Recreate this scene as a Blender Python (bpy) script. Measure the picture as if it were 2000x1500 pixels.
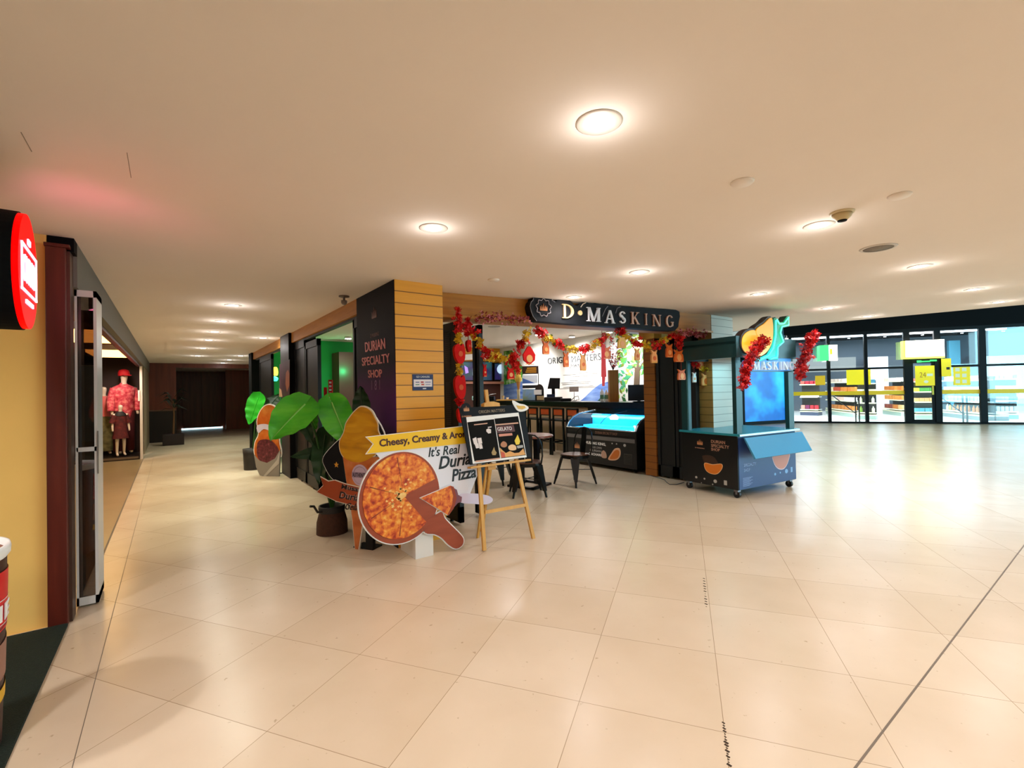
import bpy, bmesh, math, random
import numpy as np
from mathutils import Matrix, Vector, Euler

for o in list(bpy.data.objects):
    bpy.data.objects.remove(o)
sc = bpy.context.scene
COL = sc.collection

# ------------------------------------------------------------ camera, world, exposure
FPX = 914.07                      # focal length in pixels of the 2000 x 1500 frame
EYE = 1.45
_p, _r, _ya, _yc = .011953, -.019028, -.631796, -1.219848   # pitch, roll, heading, storefront heading
def _toroom(v):
    a = (math.sin(_ya), math.cos(_ya)); b = (math.cos(_ya), -math.sin(_ya))
    return np.array([v[0]*b[0]+v[1]*b[1], v[0]*a[0]+v[1]*a[1], v[2]])
_f0 = np.array([0, math.cos(_p), math.sin(_p)]); _u0 = np.array([0, -math.sin(_p), math.cos(_p)]); _r0 = np.array([1., 0, 0])
VF = _toroom(_f0); VR = _toroom(math.cos(_r)*_r0 + math.sin(_r)*_u0); VU = _toroom(-math.sin(_r)*_r0 + math.cos(_r)*_u0)
CV = _toroom(np.array([-math.sin(_yc), -math.cos(_yc), 0]))      # direction along the glass storefront
DV = np.array([-CV[1], CV[0], 0])
cam_data = bpy.data.cameras.new('camera')
cam_data.sensor_width = 36
cam_data.lens = FPX/2000*36
cam_data.clip_start = .05; cam_data.clip_end = 200
cam = bpy.data.objects.new('camera', cam_data); COL.objects.link(cam)
M = Matrix.Identity(4)
for i in range(3):
    M[i][0] = VR[i]; M[i][1] = VU[i]; M[i][2] = -VF[i]
M[0][3] = 0; M[1][3] = 0; M[2][3] = EYE
cam.matrix_world = M
sc.camera = cam

sc.view_settings.view_transform = 'Standard'
sc.view_settings.look = 'None'
sc.view_settings.gamma = 1
sc.view_settings.use_curve_mapping = False
sc.view_settings.exposure = -0.06

world = bpy.data.worlds.new('daylight'); sc.world = world
world.use_nodes = True
bg = world.node_tree.nodes['Background']
bg.inputs[0].default_value = (.36, .82, 1.0, 1)
bg.inputs[1].default_value = 7.0

def ray(x, y):
    return VF + VR*(x-1000)/FPX - VU*(y-750)/FPX
CP = np.array([0, 0, EYE])
def P(x, y, z=0.):                       # where the line of sight meets a level plane
    d = ray(x, y); return CP + d*(z-EYE)/d[2]
def oX(x, y, X):
    d = ray(x, y); return CP + d*X/d[0]
def oY(x, y, Y):
    d = ray(x, y); return CP + d*Y/d[1]

# lamps of the place and added fills: (x, y, watt, cone in degrees, colour)
WARM = (1, .80, .60); NEUT = (1, .96, .965)
def spot(x, y, z, w, cone, col, name='downlight_beam', blend=.9, rad=.05, aim=None):
    l = bpy.data.lights.new(name, 'SPOT'); l.energy = w; l.color = col
    l.spot_size = math.radians(cone); l.spot_blend = blend; l.shadow_soft_size = rad
    o = bpy.data.objects.new(name, l); COL.objects.link(o); o.location = (x, y, z)
    if aim is not None:
        o.rotation_euler = (Vector(aim)-Vector((x, y, z))).to_track_quat('-Z', 'Y').to_euler()
    return o
def area(x, y, z, sx, sy, w, col, rot=(0, 0, 0), name='ceiling_panel_light'):
    l = bpy.data.lights.new(name, 'AREA'); l.energy = w; l.color = col; l.shape = 'RECTANGLE'; l.size = sx; l.size_y = sy
    o = bpy.data.objects.new(name, l); COL.objects.link(o); o.location = (x, y, z); o.rotation_euler = rot
    return o

# ------------------------------------------------------------ materials
def C(h, a=1.0):
    h = h.lstrip('#'); v = [int(h[i:i+2], 16)/255 for i in (0, 2, 4)]
    return tuple((x/12.92 if x <= .04045 else ((x+.055)/1.055)**2.4) for x in v) + (a,)
MATS = {}
def mat(name, col, rough=.6, metal=0., emit=None, es=0., noise=0., nscale=8., bump=0., bscale=30., spec=None, alpha=None, trans=0., coat=0.):
    if name in MATS: return MATS[name]
    m = bpy.data.materials.new(name); m.use_nodes = True; MATS[name] = m
    nt = m.node_tree; b = nt.nodes['Principled BSDF']
    col = C(col) if isinstance(col, str) else col
    b.inputs['Base Color'].default_value = col
    b.inputs['Roughness'].default_value = rough; b.inputs['Metallic'].default_value = metal
    if coat: b.inputs['Coat Weight'].default_value = coat
    if spec is not None: b.inputs['Specular IOR Level'].default_value = spec
    if trans: b.inputs['Transmission Weight'].default_value = trans
    if alpha is not None: b.inputs['Alpha'].default_value = alpha
    if emit is not None:
        b.inputs['Emission Color'].default_value = C(emit) if isinstance(emit, str) else emit
        b.inputs['Emission Strength'].default_value = es
    if noise or bump:
        tc = nt.nodes.new('ShaderNodeTexCoord')
        if noise:
            n = nt.nodes.new('ShaderNodeTexNoise'); n.inputs['Scale'].default_value = nscale; n.inputs['Detail'].default_value = 4
            nt.links.new(tc.outputs['Object'], n.inputs['Vector'])
            mx = nt.nodes.new('ShaderNodeMix'); mx.data_type = 'RGBA'
            mx.inputs['A'].default_value = tuple(c*(1-noise) for c in col[:3])+(1,)
            mx.inputs['B'].default_value = tuple(min(1, c*(1+noise)) for c in col[:3])+(1,)
            nt.links.new(n.outputs['Fac'], mx.inputs['Factor']); nt.links.new(mx.outputs['Result'], b.inputs['Base Color'])
        if bump:
            n2 = nt.nodes.new('ShaderNodeTexNoise'); n2.inputs['Scale'].default_value = bscale
            nt.links.new(tc.outputs['Object'], n2.inputs['Vector'])
            bp = nt.nodes.new('ShaderNodeBump'); bp.inputs['Strength'].default_value = bump; bp.inputs['Distance'].default_value = .01
            nt.links.new(n2.outputs['Fac'], bp.inputs['Height']); nt.links.new(bp.outputs['Normal'], b.inputs['Normal'])
    return m
def ramp_mat(name, stops, scale=6., rough=.5, detail=5., kind='noise', stretch=(1, 1, 1), distortion=0., bump=0., emit=0., rot=(0, 0, 0)):
    if name in MATS: return MATS[name]
    m = bpy.data.materials.new(name); m.use_nodes = True; MATS[name] = m
    nt = m.node_tree; b = nt.nodes['Principled BSDF']; b.inputs['Roughness'].default_value = rough
    tc = nt.nodes.new('ShaderNodeTexCoord'); mp = nt.nodes.new('ShaderNodeMapping')
    mp.inputs['Scale'].default_value = stretch; mp.inputs['Rotation'].default_value = rot
    nt.links.new(tc.outputs['Object'], mp.inputs['Vector'])
    if kind == 'noise':
        n = nt.nodes.new('ShaderNodeTexNoise'); n.inputs['Detail'].default_value = detail; n.inputs['Distortion'].default_value = distortion; out = 'Fac'
    elif kind == 'voronoi':
        n = nt.nodes.new('ShaderNodeTexVoronoi'); out = 'Distance'
    elif kind == 'wave':
        n = nt.nodes.new('ShaderNodeTexWave'); n.inputs['Distortion'].default_value = distortion; n.inputs['Detail'].default_value = detail; out = 'Fac'
    elif kind == 'gradient':
        n = nt.nodes.new('ShaderNodeSeparateXYZ'); out = 'Z'
    nt.links.new(mp.outputs['Vector'], n.inputs['Vector'])
    if 'Scale' in n.inputs: n.inputs['Scale'].default_value = scale
    cr = nt.nodes.new('ShaderNodeValToRGB'); e = cr.color_ramp.elements
    while len(e) < len(stops): e.new(.5)
    for k, (pos, h) in enumerate(stops):
        e[k].position = pos; e[k].color = C(h)
    nt.links.new(n.outputs[out], cr.inputs['Fac']); nt.links.new(cr.outputs['Color'], b.inputs['Base Color'])
    if emit:
        nt.links.new(cr.outputs['Color'], b.inputs['Emission Color']); b.inputs['Emission Strength'].default_value = emit
    if bump:
        bp = nt.nodes.new('ShaderNodeBump'); bp.inputs['Strength'].default_value = bump; bp.inputs['Distance'].default_value = .01
        nt.links.new(n.outputs[out], bp.inputs['Height']); nt.links.new(bp.outputs['Normal'], b.inputs['Normal'])
    return m
def plank_mat(name, c1, c2, line, pitch, rough=.45, z0=0., grain=True, lw=.008):
    """horizontal planks: thin joint lines at a regular pitch in z, plus long wood grain"""
    m = bpy.data.materials.new(name); m.use_nodes = True; MATS[name] = m
    nt = m.node_tree; b = nt.nodes['Principled BSDF']; b.inputs['Roughness'].default_value = rough
    g = nt.nodes.new('ShaderNodeNewGeometry'); s = nt.nodes.new('ShaderNodeSeparateXYZ'); nt.links.new(g.outputs['Position'], s.inputs[0])
    def mth(op, a, bb=None):
        n = nt.nodes.new('ShaderNodeMath'); n.operation = op
        for i, v in enumerate((a, bb)):
            if v is None: continue
            if isinstance(v, (int, float)): n.inputs[i].default_value = v
            else: nt.links.new(v, n.inputs[i])
        return n.outputs[0]
    t = mth('DIVIDE', mth('SUBTRACT', s.outputs['Z'], z0), pitch)
    fr = mth('FRACT', t); ln = mth('LESS_THAN', fr, lw/pitch); idx = mth('FLOOR', t)
    mp = nt.nodes.new('ShaderNodeMapping'); mp.inputs['Scale'].default_value = (2.5, 2.5, 45)
    nt.links.new(g.outputs['Position'], mp.inputs['Vector'])
    no = nt.nodes.new('ShaderNodeTexNoise'); no.inputs['Scale'].default_value = 1.2; no.inputs['Detail'].default_value = 5
    nt.links.new(mp.outputs['Vector'], no.inputs['Vector'])
    wn = nt.nodes.new('ShaderNodeTexWhiteNoise'); wn.noise_dimensions = '1D'; nt.links.new(idx, wn.inputs['W'])
    f = mth('ADD', mth('MULTIPLY', no.outputs['Fac'], .8), mth('MULTIPLY', wn.outputs['Value'], .25))
    mx = nt.nodes.new('ShaderNodeMix'); mx.data_type = 'RGBA'; mx.inputs['A'].default_value = C(c1); mx.inputs['B'].default_value = C(c2)
    nt.links.new(f, mx.inputs['Factor'])
    m2 = nt.nodes.new('ShaderNodeMix'); m2.data_type = 'RGBA'; nt.links.new(mx.outputs['Result'], m2.inputs['A']); m2.inputs['B'].default_value = C(line)
    nt.links.new(ln, m2.inputs['Factor']); nt.links.new(m2.outputs['Result'], b.inputs['Base Color'])
    return m

# ------------------------------------------------------------ mesh builder
class MB:
    def __init__(s): s.v = []; s.f = []; s.mi = []; s.sm = []; s.mats = []
    def _m(s, m):
        if m not in s.mats: s.mats.append(m)
        return s.mats.index(m)
    def add(s, vs, fs, m, X=None, smooth=False):
        k = len(s.v); mi = s._m(m)
        for v in vs:
            v = Vector(v)
            if X is not None: v = X @ v
            s.v.append(tuple(v))
        for f in fs:
            s.f.append([i+k for i in f]); s.mi.append(mi); s.sm.append(smooth)
        return s
    def box(s, x0, y0, z0, x1, y1, z1, m, X=None, bev=0.):
        if bev:
            b = bmesh.new(); bmesh.ops.create_cube(b, size=1)
            for v in b.verts:
                v.co = Vector(((x0+x1)/2+v.co.x*(x1-x0), (y0+y1)/2+v.co.y*(y1-y0), (z0+z1)/2+v.co.z*(z1-z0)))
            bmesh.ops.bevel(b, geom=list(b.edges), offset=bev, segments=2, affect='EDGES', profile=.6)
            b.verts.index_update()
            s.add([v.co.copy() for v in b.verts], [[v.index for v in f.verts] for f in b.faces], m, X); b.free(); return s
        vs = [(x0, y0, z0), (x1, y0, z0), (x1, y1, z0), (x0, y1, z0), (x0, y0, z1), (x1, y0, z1), (x1, y1, z1), (x0, y1, z1)]
        return s.add(vs, [(3, 2, 1, 0), (4, 5, 6, 7), (0, 1, 5, 4), (1, 2, 6, 5), (2, 3, 7, 6), (3, 0, 4, 7)], m, X)
    def prism(s, pts, y0, y1, m, X=None, side=None):
        """outline pts in the x-z plane, from y0 (front) to y1 (back)"""
        a = sum(pts[i][0]*pts[(i+1) % len(pts)][1]-pts[(i+1) % len(pts)][0]*pts[i][1] for i in range(len(pts)))
        if a < 0: pts = pts[::-1]
        n = len(pts); vs = [(p[0], y0, p[1]) for p in pts]+[(p[0], y1, p[1]) for p in pts]
        s.add(vs, [list(range(n)), list(range(2*n-1, n-1, -1))], m, X)
        s.add(vs, [((i+1) % n, i, i+n, (i+1) % n+n) for i in range(n)], side or m, X)
        return s
    def prismz(s, pts, z0, z1, m, X=None):
        a = sum(pts[i][0]*pts[(i+1) % len(pts)][1]-pts[(i+1) % len(pts)][0]*pts[i][1] for i in range(len(pts)))
        if a < 0: pts = pts[::-1]
        n = len(pts); vs = [(p[0], p[1], z0) for p in pts]+[(p[0], p[1], z1) for p in pts]
        fs = [list(range(n-1, -1, -1)), list(range(n, 2*n))]+[(i, (i+1) % n, (i+1) % n+n, i+n) for i in range(n)]
        return s.add(vs, fs, m, X)
    def disc(s, cx, cz, rx, rz, y0, y1, m, n=40, X=None, side=None):
        return s.prism([(cx+rx*math.cos(2*math.pi*i/n), cz+rz*math.sin(2*math.pi*i/n)) for i in range(n)], y0, y1, m, X, side)
    def lathe(s, prof, m, n=24, X=None, smooth=True, cap=True):
        vs = []; fs = []
        for (r, z) in prof:
            for i in range(n):
                a = 2*math.pi*i/n; vs.append((r*math.cos(a), r*math.sin(a), z))
        for k in range(len(prof)-1):
            for i in range(n):
                j = (i+1) % n; fs.append((k*n+i, k*n+j, (k+1)*n+j, (k+1)*n+i))
        s.add(vs, fs, m, X, smooth)
        if cap:
            k = (len(prof)-1)*n
            s.add(vs[:n], [list(range(n-1, -1, -1))], m, X); s.add(vs[k:], [list(range(n))], m, X)
        return s
    def tube(s, pts, rad, m, n=8, X=None, closed=False, smooth=True):
        pts = [Vector(p) for p in pts]; N = len(pts)
        rr = rad if isinstance(rad, (list, tuple)) else [rad]*N
        vs = []; fs = []; prev = None
        for i, p in enumerate(pts):
            t = (pts[(i+1) % N]-pts[i-1]) if closed or 0 < i < N-1 else ((pts[1]-pts[0]) if i == 0 else (pts[-1]-pts[-2]))
            t = t.normalized()
            if prev is None:
                a = Vector((0, 0, 1)) if abs(t.z) < .9 else Vector((1, 0, 0)); prev = (a-t*a.dot(t)).normalized()
            else:
                q = prev-t*prev.dot(t); prev = q.normalized() if q.length > 1e-6 else prev
            bb = t.cross(prev)
            for k in range(n):
                a = 2*math.pi*k/n; vs.append(p+(prev*math.cos(a)+bb*math.sin(a))*rr[i])
        for i in range(N if closed else N-1):
            j = (i+1) % N
            for k in range(n):
                l = (k+1) % n; fs.append((i*n+k, i*n+l, j*n+l, j*n+k))
        s.add(vs, fs, m, X, smooth)
        if not closed: s.add(vs, [list(range(n-1, -1, -1)), list(range((N-1)*n, N*n))], m, X)
        return s
    def bar(s, a, b, w, d, m, X=None, up=(0, 0, 1)):
        """rectangular bar from a to b, w wide and d deep"""
        a = Vector(a); b = Vector(b); t = (b-a).normalized(); u = Vector(up)
        if abs(t.dot(u)) > .95: u = Vector((0, 1, 0))
        r = t.cross(u).normalized(); u = r.cross(t)
        vs = [p+r*sx*w/2+u*sy*d/2 for p in (a, b) for sx, sy in ((-1, -1), (1, -1), (1, 1), (-1, 1))]
        return s.add(vs, [(0, 1, 2, 3), (7, 6, 5, 4), (1, 0, 4, 5), (2, 1, 5, 6), (3, 2, 6, 7), (0, 3, 7, 4)], m, X)
    def text(s, body, x0, z0, x1, z1, m, y=0., th=.002, X=None, bold=0., shear=0.):
        """lettering fitted into the box x0..x1, z0..z1, standing th proud of the plane y towards the viewer (-y)"""
        vs, fs = glyphs(body, bold, shear)
        if not vs: return s
        xs = [v[0] for v in vs]; ys = [v[1] for v in vs]; a, b, c, d = min(xs), max(xs), min(ys), max(ys)
        if b-a < 1e-6 or d-c < 1e-6: return s
        zz = [v[2] for v in vs]; zl, zh = min(zz), max(zz)
        out = [(x0+(v[0]-a)/(b-a)*(x1-x0), y-th*(v[2]-zl)/(zh-zl+1e-9), z0+(v[1]-c)/(d-c)*(z1-z0)) for v in vs]
        return s.add(out, fs, m, X)
    def build(s, name, parent=None, **props):
        me = bpy.data.meshes.new(name); me.from_pydata(s.v, [], s.f)
        for m in s.mats: me.materials.append(m)
        me.polygons.foreach_set('material_index', s.mi); me.polygons.foreach_set('use_smooth', s.sm)
        me.validate(); me.update()
        o = bpy.data.objects.new(name, me); COL.objects.link(o)
        if parent is not None: o.parent = parent
        for k, v in props.items(): o[k] = v
        return o
_gl = {}
def glyphs(body, bold=0., shear=0.):
    k = (body, bold, shear)
    if k in _gl: return _gl[k]
    cu = bpy.data.curves.new('lettering', 'FONT'); cu.body = body; cu.extrude = .01; cu.offset = bold; cu.shear = shear; cu.resolution_u = 3
    o = bpy.data.objects.new('lettering', cu); COL.objects.link(o)
    me = bpy.data.meshes.new_from_object(o.evaluated_get(bpy.context.evaluated_depsgraph_get()))
    r = ([tuple(v.co) for v in me.vertices], [list(p.vertices) for p in me.polygons])
    bpy.data.objects.remove(o); bpy.data.curves.remove(cu); bpy.data.meshes.remove(me)
    _gl[k] = r
    return r
def thing(name, label, cat, loc=(0, 0, 0), rz=0., group=None, rx=0.):
    o = bpy.data.objects.new(name, None); COL.objects.link(o); o.empty_display_size = .1
    o.location = loc; o.rotation_euler = (rx, 0, rz); o['label'] = label; o['category'] = cat
    if group: o['group'] = group
    return o
def tag(o, label, cat, group=None):
    o['label'] = label; o['category'] = cat
    if group: o['group'] = group
    return o
def struct(name, mb):
    o = mb.build(name); o['kind'] = 'structure'; return o
def dup(root, loc, rz=0., label=None, group=None):
    r = root.copy(); COL.objects.link(r); r.location = loc; r.rotation_euler = (root.rotation_euler[0], 0, rz)
    if label: r['label'] = label
    if group: r['group'] = group
    for ch in [c for c in bpy.data.objects if c.parent == root]:
        c = ch.copy(); COL.objects.link(c); c.parent = r
        for g in [q for q in bpy.data.objects if q.parent == ch]:
            d = g.copy(); COL.objects.link(d); d.parent = c
    return r
def L(root, x, y):
    """pixel -> local (x, z) on the thing's own front plane (local y = 0)"""
    Mi = Matrix.LocRotScale(root.location, root.rotation_euler, None).inverted()
    o = Mi @ Vector(CP); d = Mi.to_3x3() @ Vector(ray(x, y)); t = -o.y/d.y; q = o+d*t
    return (q.x, q.z)
def LL(root, pts): return [L(root, *p) for p in pts]
def smooth_closed(pts, sub=5):
    """Catmull-Rom through a closed outline"""
    n = len(pts); out = []
    for i in range(n):
        p0, p1, p2, p3 = pts[i-1], pts[i], pts[(i+1) % n], pts[(i+2) % n]
        for k in range(sub):
            t = k/sub
            out.append(tuple(.5*((2*p1[j])+(-p0[j]+p2[j])*t+(2*p0[j]-5*p1[j]+4*p2[j]-p3[j])*t*t+(-p0[j]+3*p1[j]-3*p2[j]+p3[j])*t**3) for j in range(2)))
    return out
def offs(pts, d):
    """grow an outline outward by d"""
    a = sum(pts[i][0]*pts[(i+1) % len(pts)][1]-pts[(i+1) % len(pts)][0]*pts[i][1] for i in range(len(pts)))
    s = 1 if a > 0 else -1; out = []; n = len(pts)
    for i in range(n):
        x0, y0 = pts[i-1]; x1, y1 = pts[i]; x2, y2 = pts[(i+1) % n]
        e1 = Vector((x1-x0, y1-y0)); e2 = Vector((x2-x1, y2-y1))
        if e1.length < 1e-7: e1 = e2
        if e2.length < 1e-7: e2 = e1
        e1.normalize(); e2.normalize()
        nn = Vector((e1.y+e2.y, -e1.x-e2.x))
        if nn.length < 1e-6: nn = Vector((e1.y, -e1.x))
        nn.normalize(); k = min(2., 1/max(.5, nn.dot(Vector((e1.y, -e1.x)))))
        out.append((x1+nn.x*d*s*k, y1+nn.y*d*s*k))
    return out
# ---- serif capitals drawn as strokes in a unit box (width 0..1, height 0..1)
def arcpoly(cx, cy, ro, rio, ri, rii, a0, a1, n=14):
    o = [(cx+ro*math.cos(math.radians(a0+(a1-a0)*i/n)), cy+rio*math.sin(math.radians(a0+(a1-a0)*i/n))) for i in range(n+1)]
    q = [(cx+ri*math.cos(math.radians(a0+(a1-a0)*i/n)), cy+rii*math.sin(math.radians(a0+(a1-a0)*i/n))) for i in range(n+1)]
    return o+q[::-1]
def _st(x0, x1, w=.2, y0=0, y1=1): return [(x0-w/2, y0), (x0+w/2, y0), (x1+w/2, y1), (x1-w/2, y1)]
def _sf(x, y, w=.4, h=.06): return [(x-w/2, y), (x+w/2, y), (x+w/2, y+h), (x-w/2, y+h)]
SERIF = {
 'D': [_st(.2, .2, .18), _sf(.18, 0, .36), _sf(.18, .94, .36), arcpoly(.3, .5, .7, .5, .5, .43, -90, 90)],
 'M': [_st(.12, .12, .07), _st(.86, .86, .19), _st(.48, .14, .17, .0), _st(.48, .84, .08), _sf(.1, 0, .28), _sf(.86, 0, .34), _sf(.1, .94, .24), _sf(.88, .94, .26)],
 'A': [_st(.1, .47, .08), _st(.86, .5, .2), [(.24, .3), (.72, .3), (.72, .37), (.24, .37)], _sf(.1, 0, .28), _sf(.86, 0, .34)],
 'S': [arcpoly(.5, .73, .42, .27, .22, .19, 20, 245), arcpoly(.5, .27, .44, .27, .22, .19, -160, 75), [(.26, .62), (.42, .72), (.8, .42), (.62, .30)]],
 'K': [_st(.2, .2, .18), _sf(.18, 0, .36), _sf(.18, .94, .36), _st(.28, .82, .09, .4, 1), _st(.86, .42, .2, 0, .6), _sf(.84, 0, .36), _sf(.8, .94, .34)],
 'I': [_st(.5, .5, .24), _sf(.5, 0, .56), _sf(.5, .94, .56)],
 'N': [_st(.14, .14, .07), _st(.88, .88, .07), _st(.84, .16, .19), _sf(.14, 0, .28), _sf(.14, .94, .3), _sf(.88, .94, .28)],
 'G': [arcpoly(.5, .5, .48, .52, .28, .45, 40, 320), [(.74, .04), (.92, .1), (.92, .44), (.74, .44)], _sf(.8, .4, .36)],
}
def serif(mb, s, x0, z0, x1, z1, m, y, th, gap=.35, X=None, cols=None):
    n = len(s); w = (x1-x0)/(n+(n-1)*gap)
    for i, ch in enumerate(s):
        if ch == ' ': continue
        for pl in SERIF[ch]:
            mb.prism([(x0+i*w*(1+gap)+p[0]*w, z0+p[1]*(z1-z0)) for p in pl], y-th, y, (cols[i] if cols else m), X)
def crown(mb, cx, cz, r, m, ring, y, th=.003, X=None):
    """the shop's emblem: a pointed star outline round a copper crown of durian thorns"""
    if ring:
        o = []
        for i in range(36):
            a = math.pi/2+2*math.pi*i/36; k = 1+.13*math.cos(9*(a-math.pi/2)); o.append((cx+r*k*math.cos(a), cz+r*k*math.sin(a)))
        mb.tube([(p[0], y-th, p[1]) for p in o], r*.045, ring, n=5, closed=True, X=X)
    s = r*.62
    for (bx, h, w) in ((0, 1.05, .34), (-.38, .62, .3), (.38, .62, .3), (-.72, .38, .26), (.72, .38, .26)):
        mb.prism([(cx+s*(bx-w/2), cz-s*.35), (cx+s*(bx+w/2), cz-s*.35), (cx+s*(bx+w*.28), cz+s*.12), (cx+s*bx*1.15, cz+s*h*.8), (cx+s*(bx-w*.28), cz+s*.12)], y-th, y, m, X)
    mb.prism([(cx-s*.8, cz-s*.62), (cx+s*.8, cz-s*.62), (cx+s*.88, cz-s*.36), (cx-s*.88, cz-s*.36)], y-th, y, m, X)
PI = math.pi
CZ = 2.5                                   # mall ceiling height
# ------------------------------------------------------------ materials of the shell
def floor_mat():
    m = bpy.data.materials.new('polished_marble_tiles'); m.use_nodes = True
    nt = m.node_tree; N = nt.nodes; K = nt.links; b = N['Principled BSDF']
    g = N.new('ShaderNodeNewGeometry')
    mp = N.new('ShaderNodeMapping'); mp.vector_type = 'TEXTURE'
    ang = math.atan2(CV[1], CV[0])
    ox = CV*(.13)+DV*(2.15)
    mp.inputs['Location'].default_value = (ox[0], ox[1], 0); mp.inputs['Rotation'].default_value = (0, 0, ang)
    K.new(g.outputs['Position'], mp.inputs['Vector'])
    br = N.new('ShaderNodeTexBrick'); br.offset = 0; br.squash = 1
    br.inputs['Scale'].default_value = 1; br.inputs['Brick Width'].default_value = .615; br.inputs['Row Height'].default_value = .615
    br.inputs['Mortar Size'].default_value = .0016; br.inputs['Mortar Smooth'].default_value = .1
    br.inputs['Color1'].default_value = C('#e3d2ba'); br.inputs['Color2'].default_value = C('#dbc8ae'); br.inputs['Mortar'].default_value = C('#a58f74')
    K.new(mp.outputs['Vector'], br.inputs['Vector'])
    n = N.new('ShaderNodeTexNoise'); n.inputs['Scale'].default_value = 2.2; n.inputs['Detail'].default_value = 5; n.inputs['Distortion'].default_value = .15
    K.new(mp.outputs['Vector'], n.inputs['Vector'])
    cr = N.new('ShaderNodeMix'); cr.data_type = 'RGBA'; cr.inputs['A'].default_value = (.80, .76, .70, 1); cr.inputs['B'].default_value = (1, 1, 1, 1)
    K.new(n.outputs['Fac'], cr.inputs['Factor'])
    mx = N.new('ShaderNodeMix'); mx.data_type = 'RGBA'; mx.blend_type = 'MULTIPLY'; mx.inputs['Factor'].default_value = 1
    K.new(br.outputs['Color'], mx.inputs['A']); K.new(cr.outputs['Result'], mx.inputs['B'])
    # dark specks and hairline wear
    n3 = N.new('ShaderNodeTexNoise'); n3.inputs['Scale'].default_value = 26; n3.inputs['Detail'].default_value = 3
    K.new(mp.outputs['Vector'], n3.inputs['Vector'])
    c3 = N.new('ShaderNodeValToRGB'); c3.color_ramp.elements[0].position = .24; c3.color_ramp.elements[0].color = (.55, .47, .38, 1); c3.color_ramp.elements[1].position = .31; c3.color_ramp.elements[1].color = (1, 1, 1, 1)
    K.new(n3.outputs['Fac'], c3.inputs['Fac'])
    m3 = N.new('ShaderNodeMix'); m3.data_type = 'RGBA'; m3.blend_type = 'MULTIPLY'; m3.inputs['Factor'].default_value = .7
    K.new(mx.outputs['Result'], m3.inputs['A']); K.new(c3.outputs['Color'], m3.inputs['B'])
    K.new(m3.outputs['Result'], b.inputs['Base Color'])
    b.inputs['Roughness'].default_value = .255
    b.inputs['Specular IOR Level'].default_value = .42
    n2 = N.new('ShaderNodeTexNoise'); n2.inputs['Scale'].default_value = 3.5; n2.inputs['Detail'].default_value = 3
    K.new(mp.outputs['Vector'], n2.inputs['Vector'])
    bp = N.new('ShaderNodeBump'); bp.inputs['Strength'].default_value = .05; bp.inputs['Distance'].default_value = .02
    K.new(n2.outputs['Fac'], bp.inputs['Height']); K.new(bp.outputs['Normal'], b.inputs['Normal'])
    return m
MARBLE = floor_mat()
CEIL = mat('ceiling_paint', '#f3e7da', .9, noise=.02, nscale=3)
JOINT = mat('floor_joint', '#776a5c', .7)
CHIP = mat('chipped_joint', '#3a2a1a', .9)
YELLOW_WALL = mat('cream_yellow_paint', '#f4c268', .85, noise=.06, nscale=4)
PLANK = plank_mat('oak_planks', '#f6b034', '#e29a22', '#7a4a10', .1105, z0=.07)
PLANK_TAN = plank_mat('tan_planks', '#b98f4e', '#a67c3e', '#5e4521', .1105, z0=.02)
PLANK_CREAM = plank_mat('cream_planks', '#e6e2d6', '#d8d3c6', '#a09a8c', .1105, z0=.02)
OAKBEAM = ramp_mat('oak_beam', [(0, '#9a6018'), (1, '#cf8c30')], scale=2, stretch=(1, 1, 14), rough=.5)
DARKWOOD = ramp_mat('mahogany', [(0, '#3a1009'), (.6, '#5d1f12'), (1, '#7a2e1a')], scale=2, stretch=(9, 9, .8), rough=.35, detail=6)
BROWNWOOD = ramp_mat('walnut_panels', [(0, '#4a1a0e'), (1, '#86402a')], scale=1.5, stretch=(7, 7, .6), rough=.4, detail=5)
BLACK = mat('black_metal', '#07070a', .45, spec=.35)
BLACKM = mat('matt_black', '#050507', .8, spec=.15)
GREY = mat('grey_fascia', '#6d6a60', .6)
WHITE = mat('white_paint', '#e8e6e0', .6)
WHITEFR = mat('white_aluminium', '#d9d2cc', .35)
LTGREY = mat('light_grey_wall', '#cfccc6', .8)
SHOPCEIL = mat('shop_ceiling_paint', '#e6dcd0', .9)
STONE = mat('shop_floor_stone', '#9c8a68', .3, noise=.15, nscale=3)
MAROON = mat('maroon_wall', '#2a0a0c', .6)
def glass_mat(name, tint, alpha=.12, rough=.02):
    m = bpy.data.materials.new(name); m.use_nodes = True; MATS[name] = m
    nt = m.node_tree; nt.nodes.remove(nt.nodes['Principled BSDF'])
    out = nt.nodes['Material Output']; tr = nt.nodes.new('ShaderNodeBsdfTransparent'); tr.inputs[0].default_value = C(tint)
    gl = nt.nodes.new('ShaderNodeBsdfGlossy'); gl.inputs['Roughness'].default_value = rough
    mx = nt.nodes.new('ShaderNodeMixShader'); fr = nt.nodes.new('ShaderNodeFresnel'); fr.inputs[0].default_value = 1.45
    ad = nt.nodes.new('ShaderNodeMath'); ad.operation = 'ADD'; ad.inputs[1].default_value = alpha; ad.use_clamp = True
    nt.links.new(fr.outputs[0], ad.inputs[0]); nt.links.new(ad.outputs[0], mx.inputs[0])
    nt.links.new(tr.outputs[0], mx.inputs[1]); nt.links.new(gl.outputs[0], mx.inputs[2]); nt.links.new(mx.outputs[0], out.inputs[0])
    return m
GLASS = glass_mat('storefront_glass', '#f2fbff', .04)
DOORGLASS = glass_mat('door_glass', '#8a7a70', .12)

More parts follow.
